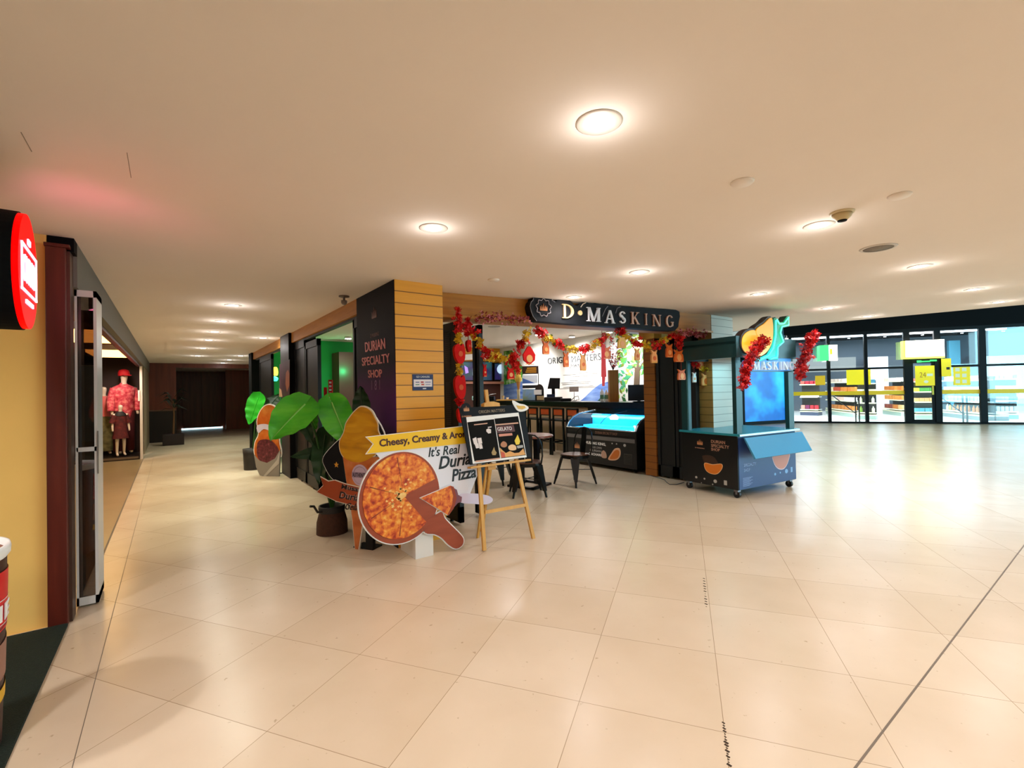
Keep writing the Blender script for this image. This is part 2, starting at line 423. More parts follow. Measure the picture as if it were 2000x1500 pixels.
# ------------------------------------------------------------ floor, ceiling, walls
struct('floor', MB().box(-6, -12, -.1, 34, 27, 0, MARBLE))
struct('trim_1', MB().box(.3, .686, 0, 24, .694, .0012, JOINT))                      # long joint across the hall floor
struct('trim_2', MB().box(-.322, -3, 0, -.319, 14, .0012, JOINT))
struct('trim_3', MB().box(-.515, 4.9, 0, -.50, 14, .0014, JOINT))
random.seed(5)
_m = MB()
for (a, b, n) in (((1375, 1130), (1380, 1190), 12), ((1413, 1412), (1425, 1500), 16)):
    for i in range(n):
        t = i/n; q = P(a[0]+(b[0]-a[0])*t, a[1]+(b[1]-a[1])*t); s = random.uniform(.0015, .005)
        _m.box(q[0]-s, q[1]-s*2, 0, q[0]+s, q[1]+s*2, .0015, CHIP)
struct('trim_4', _m)                                                               # broken joint edges
struct('floor_shop_left', MB().box(-6, 4.9, 0, -.515, 14.6, .003, STONE))
# ceiling: one slab with the storefront void cut off its right side
E0 = np.array([9.07, 3.82]); E1 = np.array([9.64, 1.03]); ed = (E1-E0)/(E1[1]-E0[1])
def edge(y): return (E0[0]+ed[0]*(y-E0[1]), y)
struct('ceiling', MB().prismz([(-6, -12), edge(-12), edge(6), (7.05, 6.0), (7.05, 4.6), (1.75, 4.6), (1.75, 13.8), (5, 13.8), (5, 27), (-.5, 27), (-.5, 4.2), (-6, 4.2)], CZ, CZ+.12, CEIL))
struct('ceiling_void', MB().box(6.8, -12, 4.6, 34, 14, 4.7, BLACKM))               # black open ceiling beyond
struct('trim_5', MB().prismz([edge(-12), (edge(-12)[0]+.04, -12), (edge(6)[0]+.04, 6), edge(6)], CZ, 4.6, BLACKM))
struct('wall_left', MB().box(-6, 4.17, 0, -.625, 4.32, CZ, YELLOW_WALL))
struct('wall_west', MB().box(-6, -12, 0, -5.9, 4.17, CZ, YELLOW_WALL))
struct('wall_behind', MB().box(-6, -12.1, 0, 10, -12, 4.6, LTGREY))
struct('wall_far_hall', MB().box(9.3, 8.75, 0, 17.2, 8.85, 4.6, LTGREY))
# corner column of the left shop, mahogany
struct('trim_6', MB().box(-.63, 4.12, 0, -.535, 4.30, 2.42, DARKWOOD, bev=.004).box(-.535, 4.17, 0, -.52, 4.30, 2.42, mat('bronze_strip', '#5b4034', .4, .5)).box(-.635, 4.11, 2.42, -.515, 4.31, 2.44, DARKWOOD))
struct('trim_17', MB().box(-.63, 4.17, 2.41, -.5, 4.3, 2.5, BLACKM))
struct('trim_7', MB().box(-.56, 4.3, 2.2, -.50, 14.2, CZ, GREY).box(-.62, 4.3, 2.16, -.56, 14.2, 2.2, DARKWOOD))   # fascia over the left shopfront
# the clothes shop interior
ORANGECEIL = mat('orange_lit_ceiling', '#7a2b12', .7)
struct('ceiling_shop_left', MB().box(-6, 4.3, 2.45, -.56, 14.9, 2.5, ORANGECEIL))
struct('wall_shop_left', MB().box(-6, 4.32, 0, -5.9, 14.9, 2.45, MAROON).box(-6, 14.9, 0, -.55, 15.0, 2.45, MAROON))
# corridor end
struct('wall_corridor_left', MB().box(-.62, 15.0, 0, -.52, 18.5, CZ, mat('beige_partition', '#8c7e66', .6)).box(-.6, 14.2, 2.2, -.5, 18.5, CZ, GREY))
struct('wall_corridor_end', MB().box(-.6, 18.5, 0, .17, 24.6, CZ, BROWNWOOD).box(.17, 24.6, 0, 3.2, 24.7, CZ, BROWNWOOD)
       .box(1.9, 23.0, 0, 3.2, 23.1, CZ, ramp_mat('red_brown_panel', [(0, '#6a2412'), (1, '#96402a')], scale=1.5, stretch=(7, 7, .6), rough=.4)).box(3.1, 13.8, 0, 3.2, 24.7, CZ, BROWNWOOD)
       .box(.17, 18.5, 2.36, 3.2, 18.6, CZ, BROWNWOOD))
struct('trim_8', MB().box(-.6, 18.44, .98, .17, 18.5, 1.02, mat('dado_rail', '#6b4b3a', .4)).box(-.6, 18.44, 0, .17, 18.5, .98, mat('dark_dado', '#160706', .5)))
d = MB().box(.45, 24.5, .05, 1.12, 24.6, 2.3, BROWNWOOD).box(1.14, 24.5, .05, 1.86, 24.6, 2.3, BROWNWOOD)
struct('door_1', d)
struct('door_light_gap', MB().box(.4, 24.52, .0, 1.9, 24.58, .05, mat('daylight_gap', '#dff6ff', .5, emit='#c9f2ff', es=3.)))  # glowing strip stands in for daylight under the doors
# ------------------------------------------------------------ the durian shop's shell
BL, BR = np.array([2.16, 4.465]), np.array([6.5, 3.83])            # front beam from the pillar to the right wall
bdir = (BR-BL)/np.linalg.norm(BR-BL); bang = math.atan2(bdir[1], bdir[0]); blen = float(np.linalg.norm(BR-BL))
XB = Matrix.Translation((BL[0], BL[1], 0)) @ Matrix.Rotation(bang, 4, 'Z')
_m = MB().box(0, 0, 2.235, blen, .35, CZ, OAKBEAM, XB).box(0, -.015, 2.235, blen, 0, 2.262, mat('pale_oak_edge', '#cf9440', .4), XB)
struct('trim_9', _m)
struct('trim_10', MB().box(1.70, 5.23, 2.33, 1.80, 13.7, CZ, OAKBEAM))
_m = MB().box(1.701, 4.15, 0, 2.2, 5.23, CZ, PLANK)
p_ = _m.build('pillar'); p_['kind'] = 'structure'
p_ = MB().box(1.66, 8.73, 0, 2.1, 9.46, CZ, BLACKM).build('pillar'); p_['kind'] = 'structure'
p_ = MB().box(1.66, 13.3, 0, 2.1, 13.8, CZ, BLACKM).build('pillar'); p_['kind'] = 'structure'
_m = MB().box(6.475, 3.83, 0, 6.48, 4.7, CZ, PLANK_TAN).box(6.48, 3.83, 0, 7.08, 3.9, CZ, PLANK_CREAM).box(6.48, 3.9, 0, 7.08, 4.9, CZ, LTGREY)
struct('wall_shop_right', _m)
struct('wall_shop_outer', MB().box(7.05, 4.9, 0, 7.12, 5.0, 2.83, LTGREY).box(7.1, 4.9, 0, 9.2, 5.0, 2.83, LTGREY))
struct('ceiling_shop', MB().box(1.8, 4.8, 2.83, 9.2, 13.8, 2.9, SHOPCEIL).box(1.75, 4.7, 2.5, 7.1, 4.8, 2.9, SHOPCEIL).box(1.76, 4.8, 2.5, 1.8, 13.8, 2.9, SHOPCEIL))
struct('wall_mural', MB().box(8.95, 5.0, 0, 9.05, 13.0, 2.83, mat('mural_white', '#f1efec', .6)))
struct('wall_menu', MB().box(5.2, 12.9, 0, 8.95, 13.0, 2.83, mat('menu_wall_brown', '#4a2314', .6)).box(5.2, 12.88, 2.36, 8.95, 12.9, 2.83, PLANK))
struct('wall_shop_back', MB().box(2.1, 12.9, 0, 5.2, 13.0, 2.83, mat('green_lit_wall', '#0fae4e', .6)).box(3.5, 12.25, 0, 3.9, 12.9, 2.5, mat('brown_column_paint', '#5a4034', .6)))  # the green light on this wall is put into its colour
# ------------------------------------------------------------ recessed downlights
LENS = mat('lamp_lens', '#ffffff', .4, emit=(1, .90, .76, 1), es=30)
TRIM = mat('lamp_trim', '#d8cdbf', .4)
def make_downlight():
    t = thing('downlight', 'x', 'ceiling light')
    MB().lathe([(.052, -.004), (.085, -.006), (.092, -.002), (.092, .0), (.052, .0)], TRIM, 28, cap=False).build('trim_ring', t)
    MB().lathe([(.0, -.0035), (.068, -.0035), (.068, -.001), (0, -.001)], LENS, 28, cap=False).build('lens', t)
    return t
HALL = [(1.38, 1.27, 'white round downlight nearest the viewer, largest on the hall ceiling'),
        (1.38, 2.71, 'white round downlight in the ceiling before the shop corner pillar'),
        (3.47, 2.74, 'white round downlight in the ceiling above the menu easel and cafe table'),
        (3.76, 3.90, 'white round downlight right above the dark shop name board'),
        (3.48, 1.28, 'white round downlight beside the smoke detector'),
        (5.50, 2.66, 'white round downlight in the ceiling nearest above the teal kiosk cart'),
        (5.51, 1.22, 'white round downlight just right of the round ceiling speaker'),
        (7.41, 2.64, 'white round downlight to the right above the neon durian sign'),
        (7.46, 1.18, 'white round downlight in the right hall ceiling, next after the speaker one'),
        (8.92, 2.63, 'white round downlight at the ceiling edge right of the neon durian sign'),
        (8.99, 1.19, 'white round downlight at the ceiling edge near the right border of the view')]
CORR = [(.61, 6.33, 'brightest, nearest downlight over the left corridor'), (.61, 7.76, 'second downlight along the left corridor ceiling'),
        (.61, 9.14, 'third downlight along the left corridor ceiling'), (.61, 10.54, 'fourth downlight along the left corridor ceiling'),
        (.61, 12.41, 'fifth downlight along the left corridor ceiling'), (.61, 14.87, 'last downlight of the long left corridor row'),
        (1.41, 9.75, 'lone downlight beside the black second shop pillar'), (1.56, 14.5, 'downlight by the far corner of the shop, nearest of the end group'),
        (1.45, 16.31, 'middle downlight of the end group before the brown doors'), (1.41, 17.93, 'farthest downlight, before the brown doors')]
def glow(x, y, z, w):                     # extra point light added below a lens to brighten the ceiling round it
    l = bpy.data.lights.new('ceiling_halo_fill', 'POINT'); l.energy = w; l.color = NEUT; l.shadow_soft_size = .06
    o = bpy.data.objects.new('ceiling_halo_fill', l); COL.objects.link(o); o.location = (x, y, z)
dl = make_downlight(); first = True
for i, (x, y, lab) in enumerate(HALL+CORR):
    g = 'downlights in the hall ceiling' if i < len(HALL) else 'downlights in the corridor ceiling'
    z = CZ
    if first: dl.location = (x, y, z); dl['label'] = lab; dl['group'] = g; first = False
    else: dup(dl, (x, y, z), 0, lab, g)
    if i < len(HALL): spot(x, y, z-.02, 37, 165, NEUT, blend=1., rad=.07); glow(x, y, z-.09, 1.4)
    else: spot(x, y, z-.02, 70 if y < 13 else 30, 62, (.95, 1, .80), blend=.5, rad=.05); spot(x, y, z-.02, 42, 160, (.90, 1, .84), blend=1., rad=.05); glow(x, y, z-.16, 2.2)
for (x, y) in ((1.38, -.3), (3.48, -.3), (5.5, -.3), (7.4, -.3), (-1.3, 1.3), (-1.9, 2.7), (-.9, -.3), (1.4, -2), (3.5, -2), (6, -2)):   # rows behind and beside the viewer, two added to light the yellow wall
    dup(dl, (x, y, CZ), 0, 'white round downlight outside the view, ' + {(1.38, -.3): 'just behind the viewer', (3.48, -.3): 'right of the viewer', (5.5, -.3): 'well right of the viewer', (7.4, -.3): 'far right of the viewer', (-1.3, 1.3): 'added left of the viewer', (-1.9, 2.7): 'added before the yellow wall', (-.9, -.3): 'behind the viewer on the left', (1.4, -2): 'two rows behind the viewer', (3.5, -2): 'two rows behind, on the right', (6, -2): 'two rows behind, far right'}[(x, y)], 'downlights behind the viewer')
    spot(x, y, CZ-.02, (190 if x < 0 else (110 if y < -1 else 75)), 165, NEUT, blend=1., rad=.07)
# other ceiling fittings
t = thing('ceiling_speaker', 'round grey perforated speaker grille flush in the right hall ceiling', 'speaker', (4.463, 1.236, CZ))
MB().lathe([(.098, -.006), (.115, -.008), (.122, 0), (.098, 0)], TRIM, 32, cap=False).build('rim', t)
MB().lathe([(0, -.004), (.098, -.004), (.098, -.001), (0, -.001)], mat('speaker_grille', '#8e8171', .8, bump=.6, bscale=220), 32, cap=False).build('grille', t)
t = thing('round_vent', 'small flat round vent in the ceiling left of the smoke detector', 'ceiling vent', (2.395, 1.226, CZ), group='small ceiling vents')
MB().lathe([(0, -.012), (.05, -.012), (.056, -.004), (.056, 0), (0, 0)], CEIL, 28, cap=False).build('plate', t)
dup(t, (3.315, .813, CZ), 0, 'small flat round vent in the ceiling, rightmost, before the speaker')
dup(t, (2.496, 3.676, CZ), 0, 'small grey vent in the ceiling above the oak beam left of the sign')
dup(t, (.55, 6.9, CZ), 0, 'tiny round vent in the corridor ceiling beside the nearest corridor lights')
t = thing('smoke_detector', 'cream domed smoke detector beside a downlight on the right hall ceiling', 'smoke detector', (3.339, 1.10, CZ))
MB().lathe([(0, -.012), (.062, -.012), (.066, -.004), (.066, 0), (0, 0)], mat('detector_base', '#d6c298', .5), 28, cap=False).build('base', t)
MB().lathe([(0, -.05), (.028, -.05), (.034, -.043), (.048, -.03), (.055, -.012), (0, -.012)], mat('detector_dome', '#cdb684', .5), 28, cap=False).build('dome', t)
MB().lathe([(0, -.056), (.024, -.056), (.026, -.05), (0, -.05)], BLACKM, 20, cap=False).build('sensor_chamber', t)
t = thing('security_camera', 'small dome security camera under the ceiling beside the dark corner panel', 'camera', (1.535, 5.15, CZ))
MB().lathe([(0, -.012), (.055, -.012), (.055, 0), (0, 0)], mat('camera_base', '#6e625a', .5), 24, cap=False).build('base', t)
MB().lathe([(.012, -.05), (.012, -.012)], mat('camera_stem', '#7d746c', .5), 12).build('stem', t)
MB().lathe([(0, -.10), (.018, -.095), (.03, -.08), (.032, -.05), (0, -.05)], mat('camera_head', '#8a8078', .35), 20, cap=False).build('head', t)
for k, (a, b) in enumerate((((41, 258), (62, 296)), ((248, 298), (256, 347)))):
    p = P(*a, CZ); q = P(*b, CZ)
    struct('trim_%d' % (11+k), MB().bar((p[0], p[1], CZ-.0005), (q[0], q[1], CZ-.0005), .003, .001, mat('ceiling_seam', '#a0917e', .9)))

# ------------------------------------------------------------ supermarket behind the glass storefront
GP = P(1560, 826); GA = math.atan2(CV[1], CV[0])
XG = Matrix.Translation((GP[0], GP[1], 0)) @ Matrix.Rotation(GA, 4, 'Z')
def onG(x, y, w=0.):                      # pixel -> (u along the glass, z) at depth w behind it
    Mi = XG.inverted(); o = Mi @ Vector(CP); d = Mi.to_3x3() @ Vector(ray(x, y)); t = (w-o.y)/d.y; q = o+d*t
    return q.x, q.z
def uG(x, w=0.): return onG(x, 826, w)[0]
FR = mat('storefront_frame', '#08090c', .5, spec=.15)
_m = MB()
us = [uG(1547), uG(1621), uG(1694), uG(1774), uG(1834), uG(1922), uG(1922)+2.2, uG(1922)+4.4, uG(1922)+6.6, uG(1922)+8.8]
GT = 3.25
for i, u in enumerate(us):
    w = .09 if i in (3, 4, 5) else .05
    _m.box(u-w, -.05, 0, u+w, .05, GT, FR, XG)
_m.box(us[0], -.05, 0, us[-1], .05, .06, FR, XG).box(us[0]-.1, -.06, GT-.05, us[-1], .06, GT+.05, FR, XG)
for (a, b) in ((0, 3), (4, 9)): _m.box(us[a], -.045, 1.93, us[b], .045, 2.0, FR, XG)
struct('window_frame_storefront', _m)
for i in range(9):
    if i == 3: continue
    struct('window_%d' % (i+1), MB().box(us[i]+.05, -.008, .06, us[i+1]-.05, .008, GT-.05, GLASS, XG))
struct('wall_storefront_fascia', MB().box(us[0]-2.3, -.1, GT+.05, us[-1]+2, .1, 4.6, BLACKM, XG))
_m = MB()
for (a, b) in ((-.9, us[3]-.09), (us[4]+.09, us[-1])): _m.box(a, -.012, 1.02, b, -.009, 1.16, mat('yellow_safety_band', '#ffcf00', .5), XG)
struct('trim_13', _m)
# glass entrance door
ud0, ud1 = us[3]+.09, us[4]-.09
t = thing('entrance_door', 'black framed glass entrance door of the supermarket with a yellow notice', 'door', (GP[0], GP[1], 0), GA)
MB().box(ud0, -.03, 0, ud0+.08, .03, 2.3, FR).box(ud1-.08, -.03, 0, ud1, .03, 2.3, FR).box(ud0, -.03, 2.1, ud1, .03, 2.3, FR).box(ud0, -.03, 0, ud1, .03, .14, FR).build('door_frame', t)
MB().box(ud0+.08, -.008, .14, ud1-.08, .008, 2.1, GLASS).build('pane', t)
MB().box(ud1-.09, -.07, 1.0, ud1-.05, -.03, 1.3, mat('yellow_handle', '#d9c92a', .4)).build('handle', t)
YEL = mat('yellow_poster', '#ffdf00', .5, emit='#ffdf00', es=.22)  # posters given a slight glow of their own to stay bright
def sheet(name, label, px, mat_, w=-.02, th=.006, grp=None, cat='poster', extra=None, depth=0.):
    x0, z1 = onG(px[0], px[1], depth); x1, z0 = onG(px[2], px[3], depth)
    o = Vector((x0, w+depth, z0)); t = thing(name, label, cat, XG @ o, GA, group=grp)
    b = MB().box(0, 0, 0, x1-x0, th, z1-z0, mat_)
    if extra: extra(b, x1-x0, z1-z0)
    b.build('sheet', t)
    return t
PALE = mat('pale_print', '#fffbe0', .5); OCHRE = mat('ochre_print', '#b39000', .5)
sheet('poster', 'yellow 24 hours notice stuck on the supermarket entrance door', (1786, 715, 1825, 753), YEL, w=-.045, extra=lambda b, w, h: b.text('24', w*.22, h*.42, w*.55, h*.68, OCHRE, -.001).box(w*.6, -.002, h*.48, w*.9, 0, h*.6, PALE).disc(w*.55, h*.2, w*.12, h*.07, -.002, 0, PALE), grp='yellow posters on the storefront')
sheet('poster', 'tall yellow notice with a black mark right beside the entrance door', (1835, 701, 1855, 735), YEL, w=-.11, extra=lambda b, w, h: b.box(w*.5, -.002, h*.38, w*.85, 0, h*.52, BLACK), grp='yellow posters on the storefront')
sheet('poster', 'yellow poster with rows of pale pictures right of the entrance', (1861, 714, 1895, 752), YEL, extra=lambda b, w, h: [b.box(w*(.12+.4*i), -.002, h*(.1+.3*j), w*(.12+.4*i)+w*.26, 0, h*(.1+.3*j)+h*.18, PALE) for i in range(2) for j in range(3)], grp='yellow posters on the storefront')
sheet('shelf_sign', 'large bright yellow board above the left gondola shelf', (1653, 722, 1701, 751), YEL, w=0, grp='yellow shelf signs', cat='sign', depth=1.3)
sheet('shelf_sign', 'small orange yellow board on the leftmost shelf of the supermarket', (1592, 734, 1612, 752), mat('amber_board', '#f5b800', .5, emit='#f5b800', es=.12), w=0, grp='yellow shelf signs', cat='sign', depth=1.2)
# light boxes
x0, z1 = onG(1768, 666, -.3); x1, z0 = onG(1845, 695, -.3)
t = thing('light_box_sign', 'glowing white and yellow light box sign over the supermarket entrance', 'sign', XG @ Vector((x0, -.3, z0)), GA)
MB().box(0, 0, 0, x1-x0, .2, z1-z0, mat('lightbox_face', '#ffffff', .5, emit=(1, 1, .75, 1), es=9)).build('face', t)
MB().box(0, -.01, -.06, x1-x0, .21, 0, mat('lightbox_yellow', '#d8ff20', .5, emit=(.75, 1, .1, 1), es=2.5)).box(-.06, -.01, -.06, 0, .21, z1-z0, MATS['lightbox_yellow']).build('yellow_edge', t)
MB().box(.3, -.03, -.20, .42, -.02, -.13, mat('green_print', '#40d060', .5, emit='#40ff70', es=1.5)).box(.42, -.03, -.19, .66, -.02, -.15, MATS['green_print']).box(.66, -.03, -.17, .84, -.02, -.12, MATS['green_print']).build('green_mark', t)
x0, z1 = onG(1619, 674, -.5); x1, z0 = onG(1636, 704, -.5)
t = thing('blade_sign', 'double sided glowing blade sign, white front and green side, left on the storefront', 'sign', XG @ Vector((x0, -.5, z0)), GA)
MB().box(0, 0, 0, x1-x0, .06, z1-z0, mat('blade_face', '#ffffff', .5, emit=(.9, 1, .7, 1), es=7)).build('face', t)
MB().box(-.28, .02, .02, 0, .40, z1-z0, mat('blade_green', '#20c040', .5, emit=(.06, .9, .2, 1), es=1.6)).build('green_side', t)
MB().box(.02, -.01, (z1-z0)*.4, .1, 0, (z1-z0)*.75, mat('blade_amber', '#f0c030', .5, emit='#ffc820', es=4)).build('amber_mark', t)
MB().box(-.03, .05, (z1-z0), .03, .5, (z1-z0)+.06, FR).build('bracket', t)
# interior shell
SM = mat('supermarket_floor', '#e9e8e2', .15)
struct('floor_supermarket', MB().box(-3.5, .06, 0, 16, 12, .004, SM, XG))
struct('ceiling_supermarket', MB().box(-3.5, .1, 3.7, 16, 12, 3.8, BLACKM, XG))
struct('wall_supermarket_back', MB().box(-3.5, 9.0, 0, 16, 9.1, 3.8, mat('dark_blue_grey_wall', '#4a525c', .6), XG).box(-3.6, .1, 0, -3.5, 9, 3.8, LTGREY, XG))
WP = mat('white_wall_panel', '#dcdfe4', .6); DP = mat('dark_wall_panel', '#3b4046', .6); HP = mat('grey_header_panel', '#6f6d6a', .6)
_m = MB()
a, b = uG(1698, 8.2), uG(1738, 8.2); _m.box(a, 8.2, 0, b, 8.5, 2.75, WP, XG)
a, b = uG(1738, 8.2), uG(1772, 8.2); _m.box(a, 8.2, 0, b, 8.5, 2.75, DP, XG)
a, b = uG(1560, 7.6), uG(1675, 7.6); _m.box(a-2, 7.6, 2.05, b, 8.0, 2.75, HP, XG)
a, b = uG(1925, 8.2), uG(2040, 8.2); _m.box(a, 8.2, 0, b+3, 8.4, 2.6, mat('cyan_daylight_wall', '#bfeaf0', .6), XG)  # cyan daylight on the glass put into the pale wall's colour
a, b = uG(1858, 8.2), uG(1880, 8.2); _m.box(a, 8.2, 0, b, 8.4, 3.4, mat('teal_column', '#4a8aa0', .6), XG)
struct('wall_supermarket_panels', _m)
# track lights inside
TL = mat('track_lamp_lens', '#ffffff', .4, emit=(.95, .97, 1, 1), es=14)
tr = thing('track_light', 'x', 'track light'); MB().tube([(0, 0, 0), (0, 0, -.12)], .05, BLACK, 10).build('housing', tr); MB().lathe([(0, -.125), (.045, -.125), (.045, -.12), (0, -.12)], TL, 16, cap=False).build('lens', tr)
k = 0
for r_, w in enumerate((1.0, 3.2)):
    for i in range(9):
        u = -1.2+i*1.25
        if k == 0: tr.location = XG @ Vector((u, w, 3.45)); q = tr
        else: q = dup(tr, XG @ Vector((u, w, 3.45)))
        q['label'] = 'small black track light in the %s supermarket row, %s' % ('front' if r_ == 0 else 'rear', ['leftmost', 'second from left', 'third from left', 'fourth from left', 'fifth from left', 'sixth from left', 'seventh from left', 'eighth from left', 'rightmost'][i]); q['group'] = 'supermarket track lights, %s row' % ('front' if r_ == 0 else 'rear'); k += 1
struct('trim_14', MB().box(-3, .98, 3.45, 10.5, 1.02, 3.49, BLACK, XG).box(-3, 3.18, 3.45, 10.5, 3.22, 3.49, BLACK, XG).box(-3, 1.9, 3.30, 7, 2.2, 3.34, mat('reflection_strip', '#ffffff', .5, emit=(.95, .98, 1, 1), es=7), XG))  # white glowing strip stands in for ceiling reflections in the glass
for u in (0, 3, 6, 9):
    q = XG @ Vector((u, 2.2, 3.6)); area(q.x, q.y, q.z, 2.4, 2.4, 560, (.93, .97, 1), (0, 0, GA), 'supermarket_ceiling_light')
q = XG @ Vector((4, 6.5, 3.6)); area(q.x, q.y, q.z, 8, 3, 480, (.9, .96, 1), (0, 0, GA), 'supermarket_ceiling_light')

# gondolas and goods
SHW = mat('shelf_steel', '#cfd6cf', .4); SHD = mat('shelf_back', '#23211f', .6); STRIP = mat('price_strip', '#e8e3b8', .5)
PCOL = {'warm': ['#c8701e', '#d98b3a', '#b8401e', '#e0b070', '#8a3018', '#e8c9a0'], 'mix': ['#b02a3a', '#d8c8b0', '#5a8a3a', '#c87830', '#3a6aa8', '#e0d8c0', '#d0a030'],
        'green': ['#4f9a3e', '#8ab040', '#c8c83a', '#2a6a8a', '#dcdcc0'], 'blue': ['#58a8b8', '#8fd0d8', '#a8c8e0', '#4a78b0', '#d8e8f0', '#9a7ab0'],
        'red': ['#b01c2c', '#c83a30', '#7a2050', '#d05a4a', '#e09080'], 'pale': ['#e8dccb', '#d8c0a8', '#f0eee0', '#c0a898', '#d8b0a0']}
CN = {'#c8701e': 'orange brown', '#d98b3a': 'light orange', '#b8401e': 'rust red', '#e0b070': 'sand', '#8a3018': 'dark rust', '#e8c9a0': 'cream', '#b02a3a': 'crimson', '#d8c8b0': 'beige', '#5a8a3a': 'green', '#c87830': 'amber', '#3a6aa8': 'blue', '#e0d8c0': 'ivory', '#d0a030': 'mustard', '#4f9a3e': 'leaf green', '#8ab040': 'lime', '#c8c83a': 'yellow green', '#2a6a8a': 'petrol', '#dcdcc0': 'pale cream', '#58a8b8': 'teal', '#8fd0d8': 'aqua', '#a8c8e0': 'light blue', '#4a78b0': 'mid blue', '#d8e8f0': 'icy white', '#9a7ab0': 'mauve', '#b01c2c': 'deep red', '#c83a30': 'bright red', '#7a2050': 'plum', '#d05a4a': 'coral', '#e09080': 'salmon', '#e8dccb': 'off-white', '#d8c0a8': 'tan', '#f0eee0': 'white', '#c0a898': 'taupe', '#d8b0a0': 'rosy beige'}
ORD = ['leftmost', 'second from left', 'third from left', 'fourth from left', 'fifth from left', 'sixth from left', 'seventh from left', 'eighth from left', 'ninth from left', 'tenth from left']
def gmat(h): return mat('goods_'+h[1:], h, .55)
shapes = {}
def goods_mesh(kind, h):
    k = (kind, h)
    if k in shapes: return shapes[k]
    b = MB(); m = gmat(h)
    if kind == 'packet': b.box(-.075, -.05, 0, .075, .05, .19, m, bev=.02)
    elif kind == 'carton': b.box(-.085, -.06, 0, .085, .06, .15, m, bev=.004)
    else: b.lathe([(.04, 0), (.045, .02), (.045, .15), (.018, .2), (.018, .24)], m, 10)
    me = b.build(kind); shapes[k] = me.data; bpy.data.objects.remove(me)
    return shapes[k]
random.seed(11)
def gondola(a, b, depth, h, n, label, pal, kind, where, per=6, base='#9fb5a8', z0=.28, goods=True):
    """a, b floor points of the front left and front right corner"""
    a = Vector((a[0], a[1], 0)); b = Vector((b[0], b[1], 0)); w = (b-a).length; ang = math.atan2((b-a).y, (b-a).x)
    t = thing('shelf_gondola', label, 'shelf', a, ang, 'supermarket shelves')
    MB().box(0, depth*.5, 0, w, depth*.56, h, SHD).build('back_panel', t)
    MB().box(0, 0, 0, w, depth, .16, mat('gondola_base_'+base[1:], base, .5)).box(0, -.02, .16, w, depth, .20, STRIP).build('base', t)
    Mx = Matrix.Translation(a) @ Matrix.Rotation(ang, 4, 'Z')
    for k in range(n):
        z = z0+(h-z0-.12)*k/max(1, n-1) if n > 1 else z0
        s = MB().box(0, .02, z-.02, w, depth, z, SHW).build('shelf', t)
        MB().box(0, 0, z-.035, w, .02, z+.01, STRIP).build('price_strip', s)
        if not goods: continue
        pl = PCOL[pal[k % len(pal)]]; kd = kind[k % len(kind)]; q = per if w > .9 else max(2, int(per*w/.9))
        hh = random.choice(pl)
        for i in range(q):
            if random.random() < .35: hh = random.choice(pl)
            o = bpy.data.objects.new({'packet': 'snack_packet', 'carton': 'food_carton', 'bottle': 'drink_bottle'}[kd], goods_mesh(kd, hh)); COL.objects.link(o)
            o.location = Mx @ Vector((w*(i+.5)/q, .12+random.uniform(-.01, .02), z)); o.rotation_euler = (0, 0, ang+random.uniform(-.1, .1))
            sx = w/q/.165*.92; o.scale = (sx if kd != 'bottle' else min(1.3, sx), 1, 1.0 if k < n-1 else .8)
            lev = ['bottom', 'second', 'third', 'fourth', 'top'][k if k < n-1 else 4]
            tag(o, '%s %s, %s, %s shelf, %s' % (CN[hh], {'packet': 'snack packet', 'carton': 'food carton', 'bottle': 'drink bottle'}[kd], ORD[i], lev, where), {'packet': 'snack packet', 'carton': 'carton', 'bottle': 'bottle'}[kd],
                'goods on the %s shelf of %s' % (lev, where))
    return t
def pf(x, y): return P(x, y)
gondola(pf(1613, 808), pf(1667, 815.5), .8, 1.62, 4, 'long gondola shelf of snacks behind the left storefront panes', ['mix', 'pale', 'warm', 'pale'], ['packet', 'carton', 'packet', 'packet'], 'long left gondola', 8)
gondola(pf(1675, 819), pf(1711, 820), .32, 1.55, 4, 'end shelf with yellow top and green drinks at the left gondola end', ['green', 'green', 'mix', 'green'], ['bottle', 'bottle', 'carton', 'packet'], 'left gondola end', 6)
gondola(pf(1563, 811), pf(1598, 812), .5, 1.55, 3, 'dark based low shelf at the far left of the supermarket', ['red', 'pale', 'red'], ['packet', 'carton', 'packet'], 'far left unit', 6, base='#3a4660')
gondola(pf(1724, 808), pf(1760, 813), .8, 1.62, 4, 'gondola shelf just left of the entrance door with brown packets', ['warm', 'warm', 'warm', 'pale'], ['packet'], 'gondola left of door', 7)
gondola(pf(1789, 819), pf(1829, 819), .4, 1.58, 4, 'shelf seen through the glass entrance door with red and yellow cartons', ['blue', 'warm', 'green', 'red'], ['carton'], 'unit behind the door', 6)
gondola(pf(1840, 813), pf(1914, 822), .8, 1.6, 4, 'long dim shelf right of the entrance door', ['mix', 'blue', 'pale', 'pale'], ['bottle', 'packet', 'carton', 'packet'], 'unit right of door', 10, base='#6a7a78')
gondola(pf(1938, 818), pf(1990, 819), .9, 1.62, 4, 'pale blue lit shelf at the right edge of the view', ['blue', 'blue', 'pale', 'blue'], ['packet', 'carton', 'carton', 'packet'], 'rightmost unit', 8, base='#7ab8c0')
